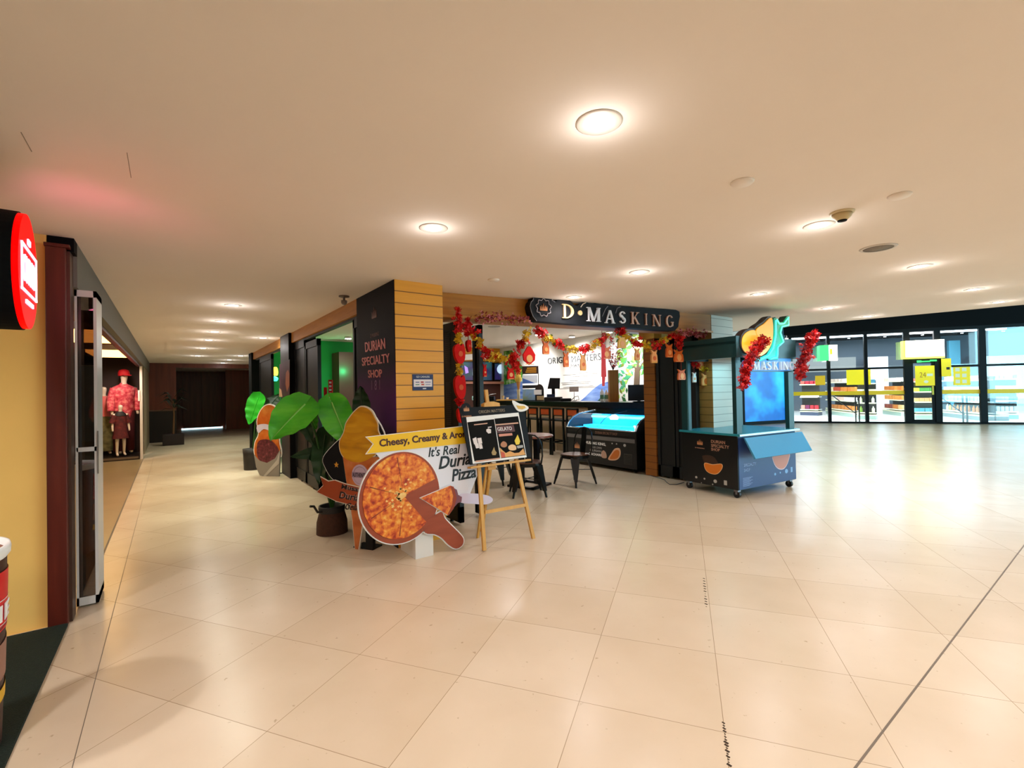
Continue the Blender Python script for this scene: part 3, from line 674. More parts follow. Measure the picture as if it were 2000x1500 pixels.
# dark steel checkout barriers behind the glass
def barrier(px, label):
    a = P(px, 822); b_ = Vector((a[0], a[1], 0)); t = thing('steel_stand', label, 'stand', XG @ Vector((uG(px, .35), .35, 0)), GA, 'black steel stands behind the glass')
    MB().box(-.05, -.03, 0, -.02, .03, 1.02, BLACK).box(.06, -.03, 0, .09, .03, 1.02, BLACK).build('post', t)
    MB().bar((0, 0, .3), (-.75, 0, 1.0), .03, .03, BLACK).build('brace', t)
barrier(1674, 'twin black steel stand with a slanted brace behind the left panes')
barrier(1884, 'twin black steel stand behind the pane right of the entrance door')
# window left of the storefront, its blue reflections painted as glowing noise
a, b = P(1452, 831), P(1536, 826); t = Vector((b[0]-a[0], b[1]-a[1], 0)); ang = math.atan2(t.y, t.x); w = t.length
XW = Matrix.Translation((a[0], a[1], 0)) @ Matrix.Rotation(ang, 4, 'Z')
BLUEWIN = ramp_mat('blue_reflection_glass', [(0, '#04307a'), (.42, '#0a62b8'), (.6, '#18a6e8'), (1, '#55e0ff')], scale=.8, rough=.25, detail=3, emit=.75)
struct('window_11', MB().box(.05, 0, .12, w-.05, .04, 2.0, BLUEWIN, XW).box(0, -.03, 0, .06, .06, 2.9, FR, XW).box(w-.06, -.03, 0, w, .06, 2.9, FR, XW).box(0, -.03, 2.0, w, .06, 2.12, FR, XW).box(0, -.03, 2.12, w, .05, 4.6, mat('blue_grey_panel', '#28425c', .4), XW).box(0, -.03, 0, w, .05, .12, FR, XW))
# daylight windows of the atrium, out of the frame to the right
_m = MB()
for i in range(9): _m.box(10+i*3-.05, -11.9, 0, 10+i*3+.05, -11.8, 4.6, FR)
_m.box(10, -11.9, 0, 34, -11.8, .1, FR).box(10, -11.9, 2.3, 34, -11.8, 2.38, FR)
struct('window_12', _m)
struct('wall_right', MB().box(33.9, -12, 0, 34, 14, 4.6, LTGREY).box(17.2, 13.9, 0, 34, 14, 4.6, LTGREY))
area(13.5, 1.0, 4.5, 6, 10, 330, (1, .98, .95), (0, 0, 0), 'atrium_fill_light')  # fill light added over the atrium to brighten the far floor
q = area(20, -11.6, 2.4, 18, 4, 1000, (.50, .88, 1), (PI/2, 0, 0), 'window_daylight')
def V2(a): return np.array([a[0], a[1]])
def textq(mb, root, body, bl, br, tl, m, y=0., th=.002, bold=0., shear=0., px=True):
    """lettering on the thing's front plane: its box is given by the bottom left, bottom right and top left corners (pixels)"""
    vs, fs = glyphs(body, bold, shear)
    a, b, c = (V2(L(root, *bl)), V2(L(root, *br)), V2(L(root, *tl))) if px else (V2(bl), V2(br), V2(tl))
    xs = [v[0] for v in vs]; ys = [v[1] for v in vs]; x0, x1, y0, y1 = min(xs), max(xs), min(ys), max(ys); zl = min(v[2] for v in vs); zh = max(v[2] for v in vs)
    out = []
    for v in vs:
        q = a+(b-a)*((v[0]-x0)/(x1-x0))+(c-a)*((v[1]-y0)/(y1-y0)); out.append((q[0], y-th*(v[2]-zl)/(zh-zl), q[1]))
    mb.add(out, fs, m); return mb
COPPER = mat('copper_print', '#c98a5e', .4, .2, emit='#c98a5e', es=.05)
ROSE = mat('rose_print', '#c9685e', .5, emit='#c9685e', es=.06)
WPRINT = mat('white_print', '#f2f0ec', .5); BPRINT = mat('black_print', '#14161a', .5)
CREAMP = mat('cream_print', '#f6d9b0', .5)
NAVYP = mat('navy_print', '#1d2a5c', .5)
CHAR = mat('charcoal_board', '#131318', .6, spec=.2)
# ---------------- shop name board on the beam
o = BL+bdir*1.1+np.array([bdir[1], -bdir[0]])*.13
t = thing('shop_sign', 'long dark shop name board with scalloped top and emblem on the oak beam', 'sign', (o[0], o[1], 0), bang)
out = [(1048, 627), (1041, 618), (1037, 608), (1035, 598), (1037, 590), (1041, 586), (1042, 580), (1048, 577), (1052, 573), (1060, 572), (1069, 574), (1076, 580), (1078, 587), (1084, 590),
       (1090, 586), (1098, 584), (1110, 585), (1117, 590), (1122, 596), (1128, 598), (1134, 592), (1144, 590), (1153, 593), (1162, 592), (1174, 595), (1186, 595), (1200, 598), (1230, 600), (1262, 602), (1290, 603), (1318, 604),
       (1327, 609), (1328, 618), (1326, 628), (1325, 638), (1318, 646), (1290, 645), (1200, 638), (1120, 633)]
lo = LL(t, out)
bd_ = MB().prism(lo, 0, .12, CHAR)
rim = mat('pale_edge_line', '#8b8a92', .4)
b = bd_; g = [(p[0], -.004, p[1]) for p in lo[:31]]; b.tube(g[:14], .004, rim, 5)
b.tube([(p[0], -.004, p[1]) for p in LL(t, [(1134, 600), (1138, 594), (1144, 591)])], .006, mat('cream_arc', '#e8d8c4', .4), 5)
b.tube([(p[0], -.004, p[1]) for p in LL(t, [(1176, 618), (1182, 604), (1187, 598)])], .0045, rim, 5)
b.tube([(p[0], -.004, p[1]) for p in LL(t, [(1202, 612), (1205, 602), (1212, 599)])], .0045, rim, 5)
b.build('board', t)
c0 = L(t, 1061, 601); r0 = abs(L(t, 1046, 601)[0]-c0[0])*.92
b = MB(); crown(b, c0[0], c0[1], r0, mat('copper_emblem', '#c07a4e', .35, .4), mat('pale_ring', '#b9aab0', .4), 0, .012); b.build('emblem', t)
b = MB(); GOLD = mat('gold_letters', '#ecc88e', .35, .2); SILV = mat('silver_letters', '#e6e6ee', .35); COPL = mat('copper_letters', '#b98a74', .35, .2)
def chq(ch, x0, y0, x1, y1, m):            # one serif capital between pixel corners (bottom left, top right)
    a = L(t, x0, y0); c = L(t, x1, y1); b = MB(); serif(b, ch, a[0], a[1], c[0], c[1], m, 0, .02); return b.build('letter', t)
for ch, x0, yb, x1, yt, m in (('D', 1097, 621.5, 1119, 595.5, GOLD), ('M', 1146, 627.5, 1171, 602, SILV), ('A', 1181, 631, 1199, 607, SILV), ('S', 1208, 631.5, 1221, 609, SILV),
                              ('K', 1231, 633, 1247, 610.5, COPL), ('I', 1257, 635, 1264, 613, COPL), ('N', 1273, 637, 1289, 615.5, COPL), ('G', 1299, 638.5, 1314, 617, COPL)): chq(ch, x0, yb, x1, yt, m)
c1 = L(t, 1132, 611.5); MB().disc(c1[0], c1[1], .028, .03, -.02, 0, GOLD, 20).build('dot', t)
# ---------------- printed panel on the pillar's corridor side
t = thing('printed_panel', 'tall dark purple printed panel reading DURIAN SPECIALTY SHOP on the pillar', 'sign', (1.694, 5.23, 0), -PI/2)
PURP = ramp_mat('purple_fade_print', [(0, '#07060b'), (.38, '#0a0810'), (.46, '#4a1660'), (.56, '#54185f'), (.70, '#15101c'), (1, '#0b0910')], kind='gradient', stretch=(1, 1, .4), rough=.6)
PURP.node_tree.nodes['Principled BSDF'].inputs['Specular IOR Level'].default_value = .15
pn_ = MB().box(0, 0, 0, 1.075, .006, 2.498, PURP)
b = MB(); RS = mat('rose_lettering', '#c8736b', .5, emit='#c8736b', es=.08)
textq(b, t, 'DURIAN', (714, 688), (753, 681), (713, 669), RS, 0, .004, .01)
textq(b, t, 'SPECIALTY', (708, 715), (762, 708), (707, 699), RS, 0, .004, .01)
textq(b, t, 'SHOP', (720, 738), (747, 737), (719, 723), RS, 0, .004, .01)
b.build('lettering', t)
b = pn_; c0 = L(t, 731, 612); crown(b, c0[0], c0[1], .13, mat('dim_copper', '#6a4033', .5), None, 0, .004); b.text('D MASKING', c0[0]-.12, c0[1]-.24, c0[0]+.12, c0[1]-.2, MATS['dim_copper'], 0)
c0 = L(t, 734, 752); b.text('1 8 1', c0[0]-.12, c0[1]-.05, c0[0]+.12, c0[1]+.05, mat('mauve_print', '#7a4a78', .5), 0)
b.build('panel', t)
t = thing('cash_notice', 'small navy and white GO CASHLESS notice on the oak plank pillar', 'sign', (1.863, 4.145, 1.459), 0)
b = MB().box(0, 0, 0, .217, .005, .155, NAVYP).box(.012, -.001, .035, .205, 0, .105, mat('pinkish_white', '#efe4e4', .5)).text('GO CASHLESS', .04, .122, .178, .140, WPRINT, 0, .001)
for (x0, z0, x1, z1, c) in ((.03, .075, .07, .083, '#5a5a8a'), (.085, .072, .115, .086, '#c04040'), (.13, .075, .19, .083, '#7a7ab0'), (.03, .052, .07, .06, '#5a8a6a'), (.09, .05, .12, .063, '#d0503a'), (.135, .052, .185, .06, '#a0a0c0'), (.105, .012, .14, .022, '#e8e8e8')):
    b.box(x0, -.002, z0, x1, 0, z1, mat('ink_'+c[1:], c, .5))
b.build('notice', t)
# ---------------- cone shaped standee
t = thing('cone_standee', 'tall ice cream cone cut-out standee with brown ribbon left of the pizza board', 'standee', (1.40, 4.36, 0), math.atan2(-.855, .52))
SWIRL = ramp_mat('yellow_swirl_print', [(.3, '#b47a0c'), (.5, '#d8980f'), (.7, '#ecb524')], scale=2.5, detail=3, stretch=(1, 1, 3.5), rot=(0, .4, 0), distortion=.8, rough=.4)
CONE = ramp_mat('waffle_print', [(.3, '#b9581f'), (.55, '#d67a3c'), (.75, '#e39a60')], scale=6, detail=3, rough=.45)
blk = smooth_closed(LL(t, [(655, 865), (690, 835), (715, 800), (748, 845), (752, 900), (735, 940), (690, 950), (652, 938), (634, 912), (631, 893)]), 4)
b = MB().prism(offs(blk, .008), .008, .02, WPRINT).prism(blk, .004, .018, CHAR).build('backing', t)
sw = smooth_closed(LL(t, [(705, 795), (716, 797), (725, 804), (731, 815), (737, 828), (738, 842), (744, 858), (740, 876), (728, 892), (708, 902), (690, 902), (674, 895), (665, 880), (664, 862), (672, 845), (676, 828), (686, 812), (696, 801)]), 4)
MB().prism(offs(sw, .012), .002, .018, mat('cream_edge', '#efe6d2', .5)).prism(sw, -.004, .01, SWIRL).build('ice_cream', t)
cn = LL(t, [(670, 893), (742, 893), (735, 935), (722, 975), (709, 1010), (699, 1075), (694, 1075), (688, 1010), (680, 960)])
MB().prism(offs(cn, .01), .004, .02, mat('cream_edge', '#efe6d2')).prism(cn, -.002, .012, CONE).build('cone', t)
rb = LL(t, [(629, 932), (643, 940), (656, 938), (675, 945), (712, 954), (745, 962), (742, 995), (712, 992), (690, 985), (660, 978), (622, 960), (634, 948)])
MB().prism(offs(rb, .008), -.012, -.006, mat('cream_edge', '#efe6d2')).prism(rb, -.018, -.011, mat('sienna_ribbon', '#a4441c', .5)).build('ribbon', t)
b = MB(); DKP = mat('dark_print', '#1a0f14', .5)
PO = mat('pale_outline_print', '#d8b0a0', .5); textq(b, t, 'Musang', (669, 956), (716, 965), (671, 945), PO, -.017, .002, .06); textq(b, t, 'Durian', (665, 972), (712, 980), (668, 959), PO, -.017, .002, .06); textq(b, t, 'Musang', (669, 956), (716, 965), (671, 945), DKP, -.018, .003, .025); textq(b, t, 'Durian', (665, 972), (712, 980), (668, 959), DKP, -.018, .003, .025); textq(b, t, 'Gelato', (676, 994), (712, 997), (680, 981), DKP, -.018, .003, .012, .2)
b.build('lettering', t)
c0 = L(t, 704, 928); c1 = L(t, 720, 928); r0 = c1[0]-c0[0]
b = MB().disc(c0[0], c0[1], r0, r0*1.05, -.008, -.002, mat('lilac_badge', '#cdb6c8', .5)).box(c0[0]-r0*.95, -.010, c0[1]-r0*.25, c0[0]+r0*.95, -.007, c0[1]+r0*.3, mat('badge_band', '#a890a4', .5)).text('AUTHENTIC', c0[0]-r0*.9, c0[1]-r0*.18, c0[0]+r0*.9, c0[1]+r0*.22, DKP, -.010)
b.tube([(c0[0]+r0*.8*math.cos(a*PI/12), -.009, c0[1]+r0*.84*math.sin(a*PI/12)) for a in range(24)], .002, MATS['badge_band'], 4, closed=True); b.build('badge', t)
c0 = L(t, 657, 908); s = .028
MB().prism([(c0[0]+s*(1 if k % 2 == 0 else .45)*math.sin(k*PI/5), c0[1]+s*(1 if k % 2 == 0 else .45)*math.cos(k*PI/5)) for k in range(10)], -.002, .004, mat('gold_star', '#d89a30', .5)).build('star', t)
MB().box(L(t, 726, 900)[0]-.10, .02, 0, L(t, 726, 900)[0]-.02, .06, .5, BLACK).box(-.08, .02, 0, .14, .16, .012, BLACK).build('support', t)
# ---------------- pizza board
t = thing('pizza_standee', 'large cut-out board of a pizza on a wooden paddle with yellow banner', 'standee', (1.70, 3.76, 0), 0)
PIZZA = ramp_mat('pizza_print', [(.22, '#7a1a08'), (.36, '#b93a10'), (.48, '#e06a1c'), (.60, '#f0922c'), (.74, '#fac05a')], scale=24, detail=6, distortion=.35, rough=.45)
PADDLE = ramp_mat('paddle_print', [(0, '#7e2f14'), (1, '#b2512c')], scale=3, stretch=(1, 1, 5), rot=(0, .9, 0), rough=.45)
WB = mat('white_board', '#eceaf2', .45)
bg = LL(t, [(730, 880), (950, 850), (942, 905), (928, 940), (918, 966), (880, 968), (845, 970), (790, 930), (750, 905)])
cc = L(t, 783, 970); rx = cc[0]-L(t, 703, 965)[0]; rz_ = L(t, 783, 884)[1]-cc[1]
MB().prism(bg, .002, .016, WB).build('white_panel', t)
bn = LL(t, [(716, 854), (950, 828), (952, 861), (716, 886), (730, 867)])
MB().prism(offs(bn, .006), -.002, .006, WPRINT).prism(bn, -.006, .0, mat('banner_yellow', '#f6c40a', .45)).build('banner', t)
pad = smooth_closed(LL(t, [(850, 1005), (862, 1000), (868, 1012), (880, 1025), (895, 1040), (904, 1052), (902, 1064), (890, 1071), (876, 1064), (862, 1050), (848, 1043), (830, 1040), (826, 1020)]), 4)
n = 64; bd = [(cc[0]+(rx+.012)*math.cos(2*PI*i/n), cc[1]+(rz_+.012)*math.sin(2*PI*i/n)-.006) for i in range(n)]
MB().prism(offs(bd, .01), -.005, .012, WPRINT).prism(offs(pad, .010), -.005, .012, WPRINT).prism(bd, -.010, 0, PADDLE).prism(pad, -.011, 0, PADDLE).build('paddle', t)
pc = (cc[0]+.02, cc[1]+.006); a0, a1 = math.radians(17), math.radians(-47)
pz = [pc]+[(cc[0]+(rx*.95)*math.cos(a0+(2*PI+a1-a0)*i/60)*(1+.008*math.sin(i*2.1)), cc[1]+(rz_*.96)*math.sin(a0+(2*PI+a1-a0)*i/60)+.008) for i in range(61)]
b = MB().prism(pz, -.016, -.008, PIZZA)
CUT = mat('pizza_cut_line', '#7a2a0c', .6); CHEESE = ramp_mat('pale_cheese_print', [(.3, '#f2a544'), (.7, '#fbd98a')], scale=18, rough=.45)
for a in (100, 160, 205, 262): b.prism([(pc[0]+rx*.12*math.cos(math.radians(a)), pc[1]+rz_*.12*math.sin(math.radians(a))), (pc[0]+rx*.9*math.cos(math.radians(a-.7)), pc[1]+rz_*.9*math.sin(math.radians(a-.7))), (pc[0]+rx*.9*math.cos(math.radians(a+.7)), pc[1]+rz_*.9*math.sin(math.radians(a+.7)))], -.0168, -.015, CUT)
random.seed(3)
for i in range(60):
    a = random.uniform(.35, 5.4); q = abs(random.gauss(0, .09)); c_ = (pc[0]-.03+q*math.cos(a), pc[1]+q*math.sin(a)*.8)
    b.prism([(c_[0]+random.uniform(.007, .016)*math.cos(k*PI/4), c_[1]+random.uniform(.005, .013)*math.sin(k*PI/4)) for k in range(8)], -.0166, -.0155, CHEESE)
b.prism([(pc[0]-.012+.034*(1+.25*math.sin(k*2.3))*math.cos(k*PI/6), pc[1]+.004+.026*(1+.25*math.sin(k*1.7))*math.sin(k*PI/6)) for k in range(12)], -.0168, -.0155, CHEESE)
b.build('pizza', t)
sl = LL(t, [(820, 972), (878, 948), (884, 960), (886, 975), (881, 992), (872, 1005), (862, 998)])
MB().prism(offs(sl, .006), -.014, -.008, WPRINT).prism(sl, -.02, -.012, PIZZA).prism(LL(t, [(878, 948), (884, 950), (890, 972), (884, 992), (874, 1006), (872, 1004), (881, 985), (883, 968)]), -.021, -.012, mat('crust_print', '#9a3a14', .5)).build('slice', t)
sv = LL(t, [(884, 952), (891, 956), (894, 967), (901, 970), (900, 980), (893, 982), (886, 990)])
MB().prism(sv, -.012, -.004, mat('server_blade', '#7c4450', .4)).build('pizza_server', t)
hd = smooth_closed(LL(t, [(899, 966), (925, 964), (950, 967), (961, 973), (960, 980), (948, 985), (925, 984), (899, 981)]), 4)
MB().prism(hd, -.006, .008, mat('lilac_handle', '#dcd2e6', .35)).build('server_handle', t)
b = MB(); MP = mat('maroon_print', '#4a1c16', .5)
textq(b, t, 'Cheesy, Creamy & Aroma', (741, 877), (921, 856), (740, 858), MP, -.006, .003, .028)
b.build('banner_lettering', t)
b = MB(); textq(b, t, "It's Real", (837, 893), (902, 885), (833, 874), BPRINT, .002, .003, .012, .45); textq(b, t, 'Durian', (857, 917), (935, 904), (852, 893), BPRINT, .002, .003, .022, .45); textq(b, t, 'Pizza', (883, 941), (932, 932), (877, 918), BPRINT, .002, .003, .022, .45)
b.build('script_lettering', t)
MB().box(.0, .018, 0, .17, .34, .27, mat('white_foam_block', '#e4ddd4', .7), bev=.003).build('stand', t)
# ---------------- painter's easel with the menu board
te = thing('menu_easel', 'wooden painter easel with two crossbars holding the menu board', 'easel', (2.56, 3.58, 0), 0, rx=-.12)
EW = ramp_mat('easel_beech', [(0, '#c98a34'), (1, '#e6b45e')], scale=3, stretch=(6, 6, 1), rough=.5)
f0, f1 = L(te, 946, 1075), L(te, 1042, 1053)
a = L(te, 933, 905); c = L(te, 1008, 895); tp = L(te, 955, 785)
MB().bar((f0[0], 0, f0[1]), (a[0]+.01, .0, a[1]), .034, .022, EW, up=(0, 1, 0)).build('leg', te)
MB().bar((f1[0], 0, f1[1]), (c[0], .0, c[1]), .034, .022, EW, up=(0, 1, 0)).build('leg', te)
l0 = L(te, 960, 905)
zr = .52
# rear leg reaches the floor behind (the whole easel leans back)
R_ = Euler((-.12, 0, 0)).to_matrix().inverted(); q = R_ @ Vector((.02, .52, 0)); 
MB().bar((l0[0], .01, l0[1]), (q.x, q.y, q.z), .03, .02, EW, up=(0, 1, 0)).build('leg', te)
q2 = R_ @ Vector((-.13, .36, 0)); l1 = L(te, 952, 905)
MB().bar((l1[0], .01, l1[1]), (q2.x, q2.y, q2.z), .02, .018, EW, up=(0, 1, 0)).build('leg', te)
h0, h1 = L(te, 948, 1000), L(te, 1027, 986)
MB().bar((h0[0]-.01, -.005, h0[1]), (h1[0]+.01, -.005, h1[1]), .03, .02, EW, up=(0, 1, 0)).build('crossbar', te)
s0, s1 = L(te, 914, 913), L(te, 1034, 893)
MB().box(s0[0], -.05, s0[1]-.012, s1[0]-.02, .012, s0[1]+.006, EW, bev=.003).build('ledge', te)
m0 = L(te, 960, 907); MB().box(m0[0]-.045, -.004, m0[1]-.05, m0[0]+.045, .014, m0[1]-.01, EW, bev=.004).build('bracket', te)
k0, k1 = L(te, 954, 790), L(te, 950, 761)
MB().bar((k0[0], .01, k0[1]-.06), (k1[0], .01, k1[1]), .034, .02, EW, up=(0, 1, 0)).build('mast', te)
k2, k3 = L(te, 941, 793), L(te, 971, 790)
MB().prism([(k2[0], k2[1]-.012), (k3[0], k2[1]-.012), (k3[0], k2[1]+.018), (k0[0]+.035, k2[1]+.035), (k0[0]-.035, k2[1]+.035), (k2[0], k2[1]+.018)], -.045, .012, EW).build('top_clamp', te)
# the menu board itself stands on the ledge
tb = thing('menu_board', 'dark menu board reading ORIGIN MATTERS with a two-page gelato menu, on the easel', 'sign', te.location+Vector((0, -.014, 0)), 0, rx=-.12)
ob = LL(tb, [(893, 800), (894, 790), (902, 784), (911, 785), (916, 792), (922, 798), (1000, 791), (996, 783), (1024, 797), (1030, 830), (1037, 892), (1028, 897), (920, 909), (913, 909)])
x0 = L(tb, 905, 850)[0]; 
bl_, br_, tl_, tr_ = L(tb, 918, 908), L(tb, 1036, 892), L(tb, 896, 797), L(tb, 1022, 790)
MB().prism([bl_, br_, tr_, tl_], -.012, .0, CHAR).build('board', tb)
lg = L(tb, 909, 799); b = MB().disc(lg[0], lg[1], .052, .055, -.016, -.004, CHAR, 24); crown(b, lg[0], lg[1], .055, COPPER, None, -.016, .003); b.text('D MASKING', lg[0]-.05, lg[1]-.075, lg[0]+.05, lg[1]-.06, COPPER, -.013); b.build('emblem', tb)
b = MB(); textq(b, tb, 'ORIGIN MATTERS', (934, 808), (985, 804), (933, 802), mat('dull_gold', '#8a7a62', .5), -.012, .002, .004); b.build('lettering', tb)
dp = smooth_closed(LL(tb, [(1000, 784), (1012, 790), (1022, 792), (1029, 797), (1021, 802), (1011, 802), (1004, 794)]), 3)
MB().prism(offs(dp, .008), -.018, -.012, WPRINT).prism(LL(tb, [(1006, 792), (1013, 793), (1022, 793), (1025, 797), (1018, 800), (1010, 799)]), -.02, -.016, mat('durian_flesh_print', '#e8b84a', .5)).build('durian_picture', tb)
pw = LL(tb, [(922, 906), (1027, 893), (1011, 806), (909, 815)])
MB().prism(pw, -.015, -.012, WPRINT).build('paper', tb)
pl = LL(tb, [(925, 901), (975, 895), (963, 819), (911, 825)])
b = MB().prism(pl, -.0165, -.015, mat('menu_black', '#120f0c', .7, spec=.12))
PEACH = mat('peach_print', '#d9a58a', .5); PINKW = mat('pinkish_print', '#e9dcd8', .5)
for q_ in ([(924, 829), (950, 826), (950, 828), (924, 831)], [(951, 834), (958, 833), (958, 835), (951, 836)], [(948, 839), (952, 837), (957, 839), (957, 846), (952, 847), (948, 843)]): b.prism(LL(tb, q_), -.018, -.0165, PINKW if q_[0][0] > 940 else PEACH)
for q_ in ([(921, 857), (928, 854), (931, 866), (924, 868)], [(930, 856), (938, 855), (940, 866), (933, 868)], [(925, 867), (932, 866), (934, 875), (928, 876)], [(933, 868), (939, 867), (941, 876), (935, 877)]): b.prism(LL(tb, q_), -.018, -.0165, PINKW)
b.prism(LL(tb, [(960, 880), (963, 873), (965, 880), (968, 884), (966, 889), (960, 889), (958, 884)]), -.018, -.0165, mat('gold_print', '#a88a50', .5)).prism(LL(tb, [(927, 900), (974, 894), (974, 896.5), (927, 903)]), -.018, -.0165, PEACH)
b.build('left_page', tb)
pr = LL(tb, [(977, 895), (1025, 889), (1010, 813), (964, 818)])
b = MB().prism(pr, -.0165, -.015, MATS['menu_black'])
b.prism(LL(tb, [(965, 829), (1010, 825), (1010.5, 827.5), (965.5, 831.5)]), -.018, -.0165, PEACH)
b.prism(LL(tb, [(967, 833), (1001, 830), (1004, 843), (969, 846)]), -.018, -.0165, mat('menu_maroon', '#5a1c14', .5))
textq(b, tb, 'GELATO', (970, 842), (998, 840), (968.5, 835), PINKW, -.018, .0015, .01)
b.prism(LL(tb, [(972, 848), (998, 846), (999, 850.5), (973, 853)]), -.018, -.0165, mat('coral_print', '#d68a70', .5))
b.prism(LL(tb, [(1003, 861), (1009, 849), (1014, 862), (1012, 868), (1006, 869)]), -.018, -.0165, mat('lemon_print', '#f0cc20', .5))
b.prism(smooth_closed(LL(tb, [(976, 867), (981, 862), (987, 865), (988, 871), (983, 874), (977, 872)]), 3), -.018, -.0165, mat('bun_print', '#b8764a', .5))
b.prism(smooth_closed(LL(tb, [(991, 872), (998, 868), (1005, 871), (1006, 878), (999, 880), (992, 878)]), 3), -.0185, -.0165, mat('scoop_print', '#efc08c', .5))
b.prism(LL(tb, [(974, 874), (980, 880), (986, 885), (994, 881), (1003, 885), (1012, 884), (1020, 876), (1024, 888), (977, 894)]), -.018, -.0165, mat('apricot_print', '#e0a050', .5))
b.prism(LL(tb, [(976, 882), (983, 884), (985, 893), (978, 894)]), -.019, -.0165, mat('tomato_print', '#d0502e', .5))
b.prism(LL(tb, [(1007, 871), (1019, 869), (1020, 874), (1009, 876)]), -.018, -.0165, mat('grey_print', '#a8a4a0', .5))
b.build('right_page', tb)
# ---------------- folding security screens at the openings
SCR = mat('screen_black', '#060608', .5); MESH = mat('screen_mesh', '#3c3f42', .6)
def screen(x, y0, y1, h, label, grp=None, slots=True, rz=0, thick=.05):
    t = thing('folding_screen', label, 'screen', (x, y1, 0), -PI/2, grp); w = y1-y0
    MB().box(0, 0, .03, .05, thick, h, SCR).box(w-.05, 0, .03, w, thick, h, SCR).box(0, 0, h-.1, w, thick, h, SCR).box(0, 0, .03, w, thick, .2, SCR).box(.02, .02, .03, .06, thick-.02, h+.005, SCR).build('frame', t)
    MB().box(.05, .015, .2, w-.05, thick-.015, h-.1, SCR).build('infill', t)
    if slots and w > .16:
        b = MB()
        for k in range(3):
            z0 = .45+k*.62
            for i in range(22): b.box(w*.38, .006, z0+i*.022, w*.62, .014, z0+i*.022+.011, MESH)
        b.build('mesh_slots', t)
    MB().lathe([(.02, 0), (.02, .03)], SCR, 10, X=Matrix.Translation((w*.5, thick/2, 0))).build('castor', t)
    return t
G = 'black folding screens at the shop openings'
screen(2.50, 4.40, 4.86, 2.2, 'black folding screen with mesh slots beside the oak pillar, behind the red pocket string', G)
screen(2.86, 4.53, 4.68, 2.2, 'narrow black folding screen leaf just right of the red pocket string', G, False)
screen(6.34, 4.02, 4.38, 2.22, 'black folding screen right behind the teal kiosk cart', G, False, thick=.09)
screen(6.34, 4.40, 4.72, 2.22, 'black folding screen next to the slim wooden post by the freezer', G, False, thick=.09)
screen(1.74, 7.95, 8.70, 2.3, 'black folding screen standing against the second pillar on the corridor side', G, False)
screen(1.74, 7.15, 7.92, 2.25, 'black folding screen in the corridor opening nearer the big leaves', G, False)
screen(1.74, 5.28, 5.52, 2.3, 'black folding screen edge right behind the purple printed panel', G, False)
screen(1.74, 11.0, 12.6, 2.3, 'black folding screen at the far corridor opening before the brown doors', G, False)
MB_ = MB().box(1.74, 5.3, 2.30, 1.79, 13.2, 2.34, SCR); struct('trim_15', MB_)
struct('trim_16', MB().box(6.33, 4.74, 0, 6.42, 4.96, 2.32, plank_mat('post_planks', '#a8641e', '#8e4e14', '#5a300a', .1105)).box(6.28, 4.7, 2.235, 6.5, 5.0, 2.5, OAKBEAM))
# low bar / dark plinth inside the corridor openings
struct('wall_shop_dado', MB().box(1.84, 5.6, 0, 1.90, 8.0, .78, BLACKM))
# second pillar print
t = thing('printed_panel', 'dark printed panel with a purple picture and cone on the second corridor pillar', 'sign', (1.652, 9.46, 0), -PI/2)
b = MB().box(0, 0, 0, .73, .006, 2.49, mat('smoky_print', '#241a20', .5)).build('panel', t)
b = MB().prism(LL(t, [(546, 712), (566, 702), (566, 775), (546, 775)]), -.003, 0, mat('wine_print', '#3c1626', .5)).prism(LL(t, [(559, 728), (563, 722), (566, 730), (566, 752), (561, 765), (558, 750)]), -.005, -.003, mat('tan_cone_print', '#8a4a30', .5)).prism(LL(t, [(546, 758), (550, 762), (552, 775), (546, 775)]), -.005, -.003, mat('pale_cone_print', '#b08060', .5))
b.build('picture', t)
# ---------------- fried snack bucket standee further down the corridor
q = P(520, 930)
t = thing('snack_standee', 'cut-out standee of a snack in a grey paper cup beside the second pillar', 'standee', (q[0], q[1], 0), math.atan2(-.72, .70))
cup = smooth_closed(LL(t, [(496, 888), (503, 900), (520, 908), (538, 900), (547, 870), (549, 890), (546, 931), (530, 934), (508, 928), (502, 910)]), 3)
body = smooth_closed(LL(t, [(502, 824), (507, 806), (516, 794), (527, 791), (538, 797), (545, 810), (546, 830), (544, 860), (548, 885), (540, 900), (522, 906), (505, 900), (497, 885), (498, 865), (505, 848)]), 4)
MB().prism(offs(body, .02), .01, .03, WPRINT).prism(body, .0, .02, ramp_mat('orange_snack_print', [(.2, '#8a2c0a'), (.5, '#c4601a'), (.8, '#eaa24a')], scale=3, rough=.45)).build('snack_picture', t)
MB().prism(smooth_closed(LL(t, [(502, 832), (515, 828), (530, 832), (541, 846), (538, 852), (528, 842), (515, 838), (505, 846)]), 3), -.008, 0, mat('lilac_ribbon', '#cfc4d6', .5)).build('ribbon', t)
MB().prism(smooth_closed(LL(t, [(503, 866), (515, 858), (532, 862), (545, 880), (538, 898), (520, 904), (504, 894)]), 3), -.008, 0, ramp_mat('plum_snack_print', [(.3, '#3a1418'), (.6, '#6a2a34'), (.8, '#a05a58')], scale=22, rough=.45)).build('filling', t)
cp_ = LL(t, [(497, 888), (506, 899), (522, 904), (538, 895), (548, 878), (546, 931), (530, 934), (508, 928), (501, 912)])
MB().prism(cp_, -.012, .01, mat('grey_cup_print', '#8d8780', .5)).prism(LL(t, [(548, 880), (546, 905), (520, 930), (515, 930), (542, 898)]), -.015, -.011, mat('pale_grey_fold', '#b5afa8', .5)).build('cup', t)
MB().box(-.1, .03, 0, .1, .3, .01, BLACK).box(-.02, .03, 0, .02, .05, .4, BLACK).build('support', t)
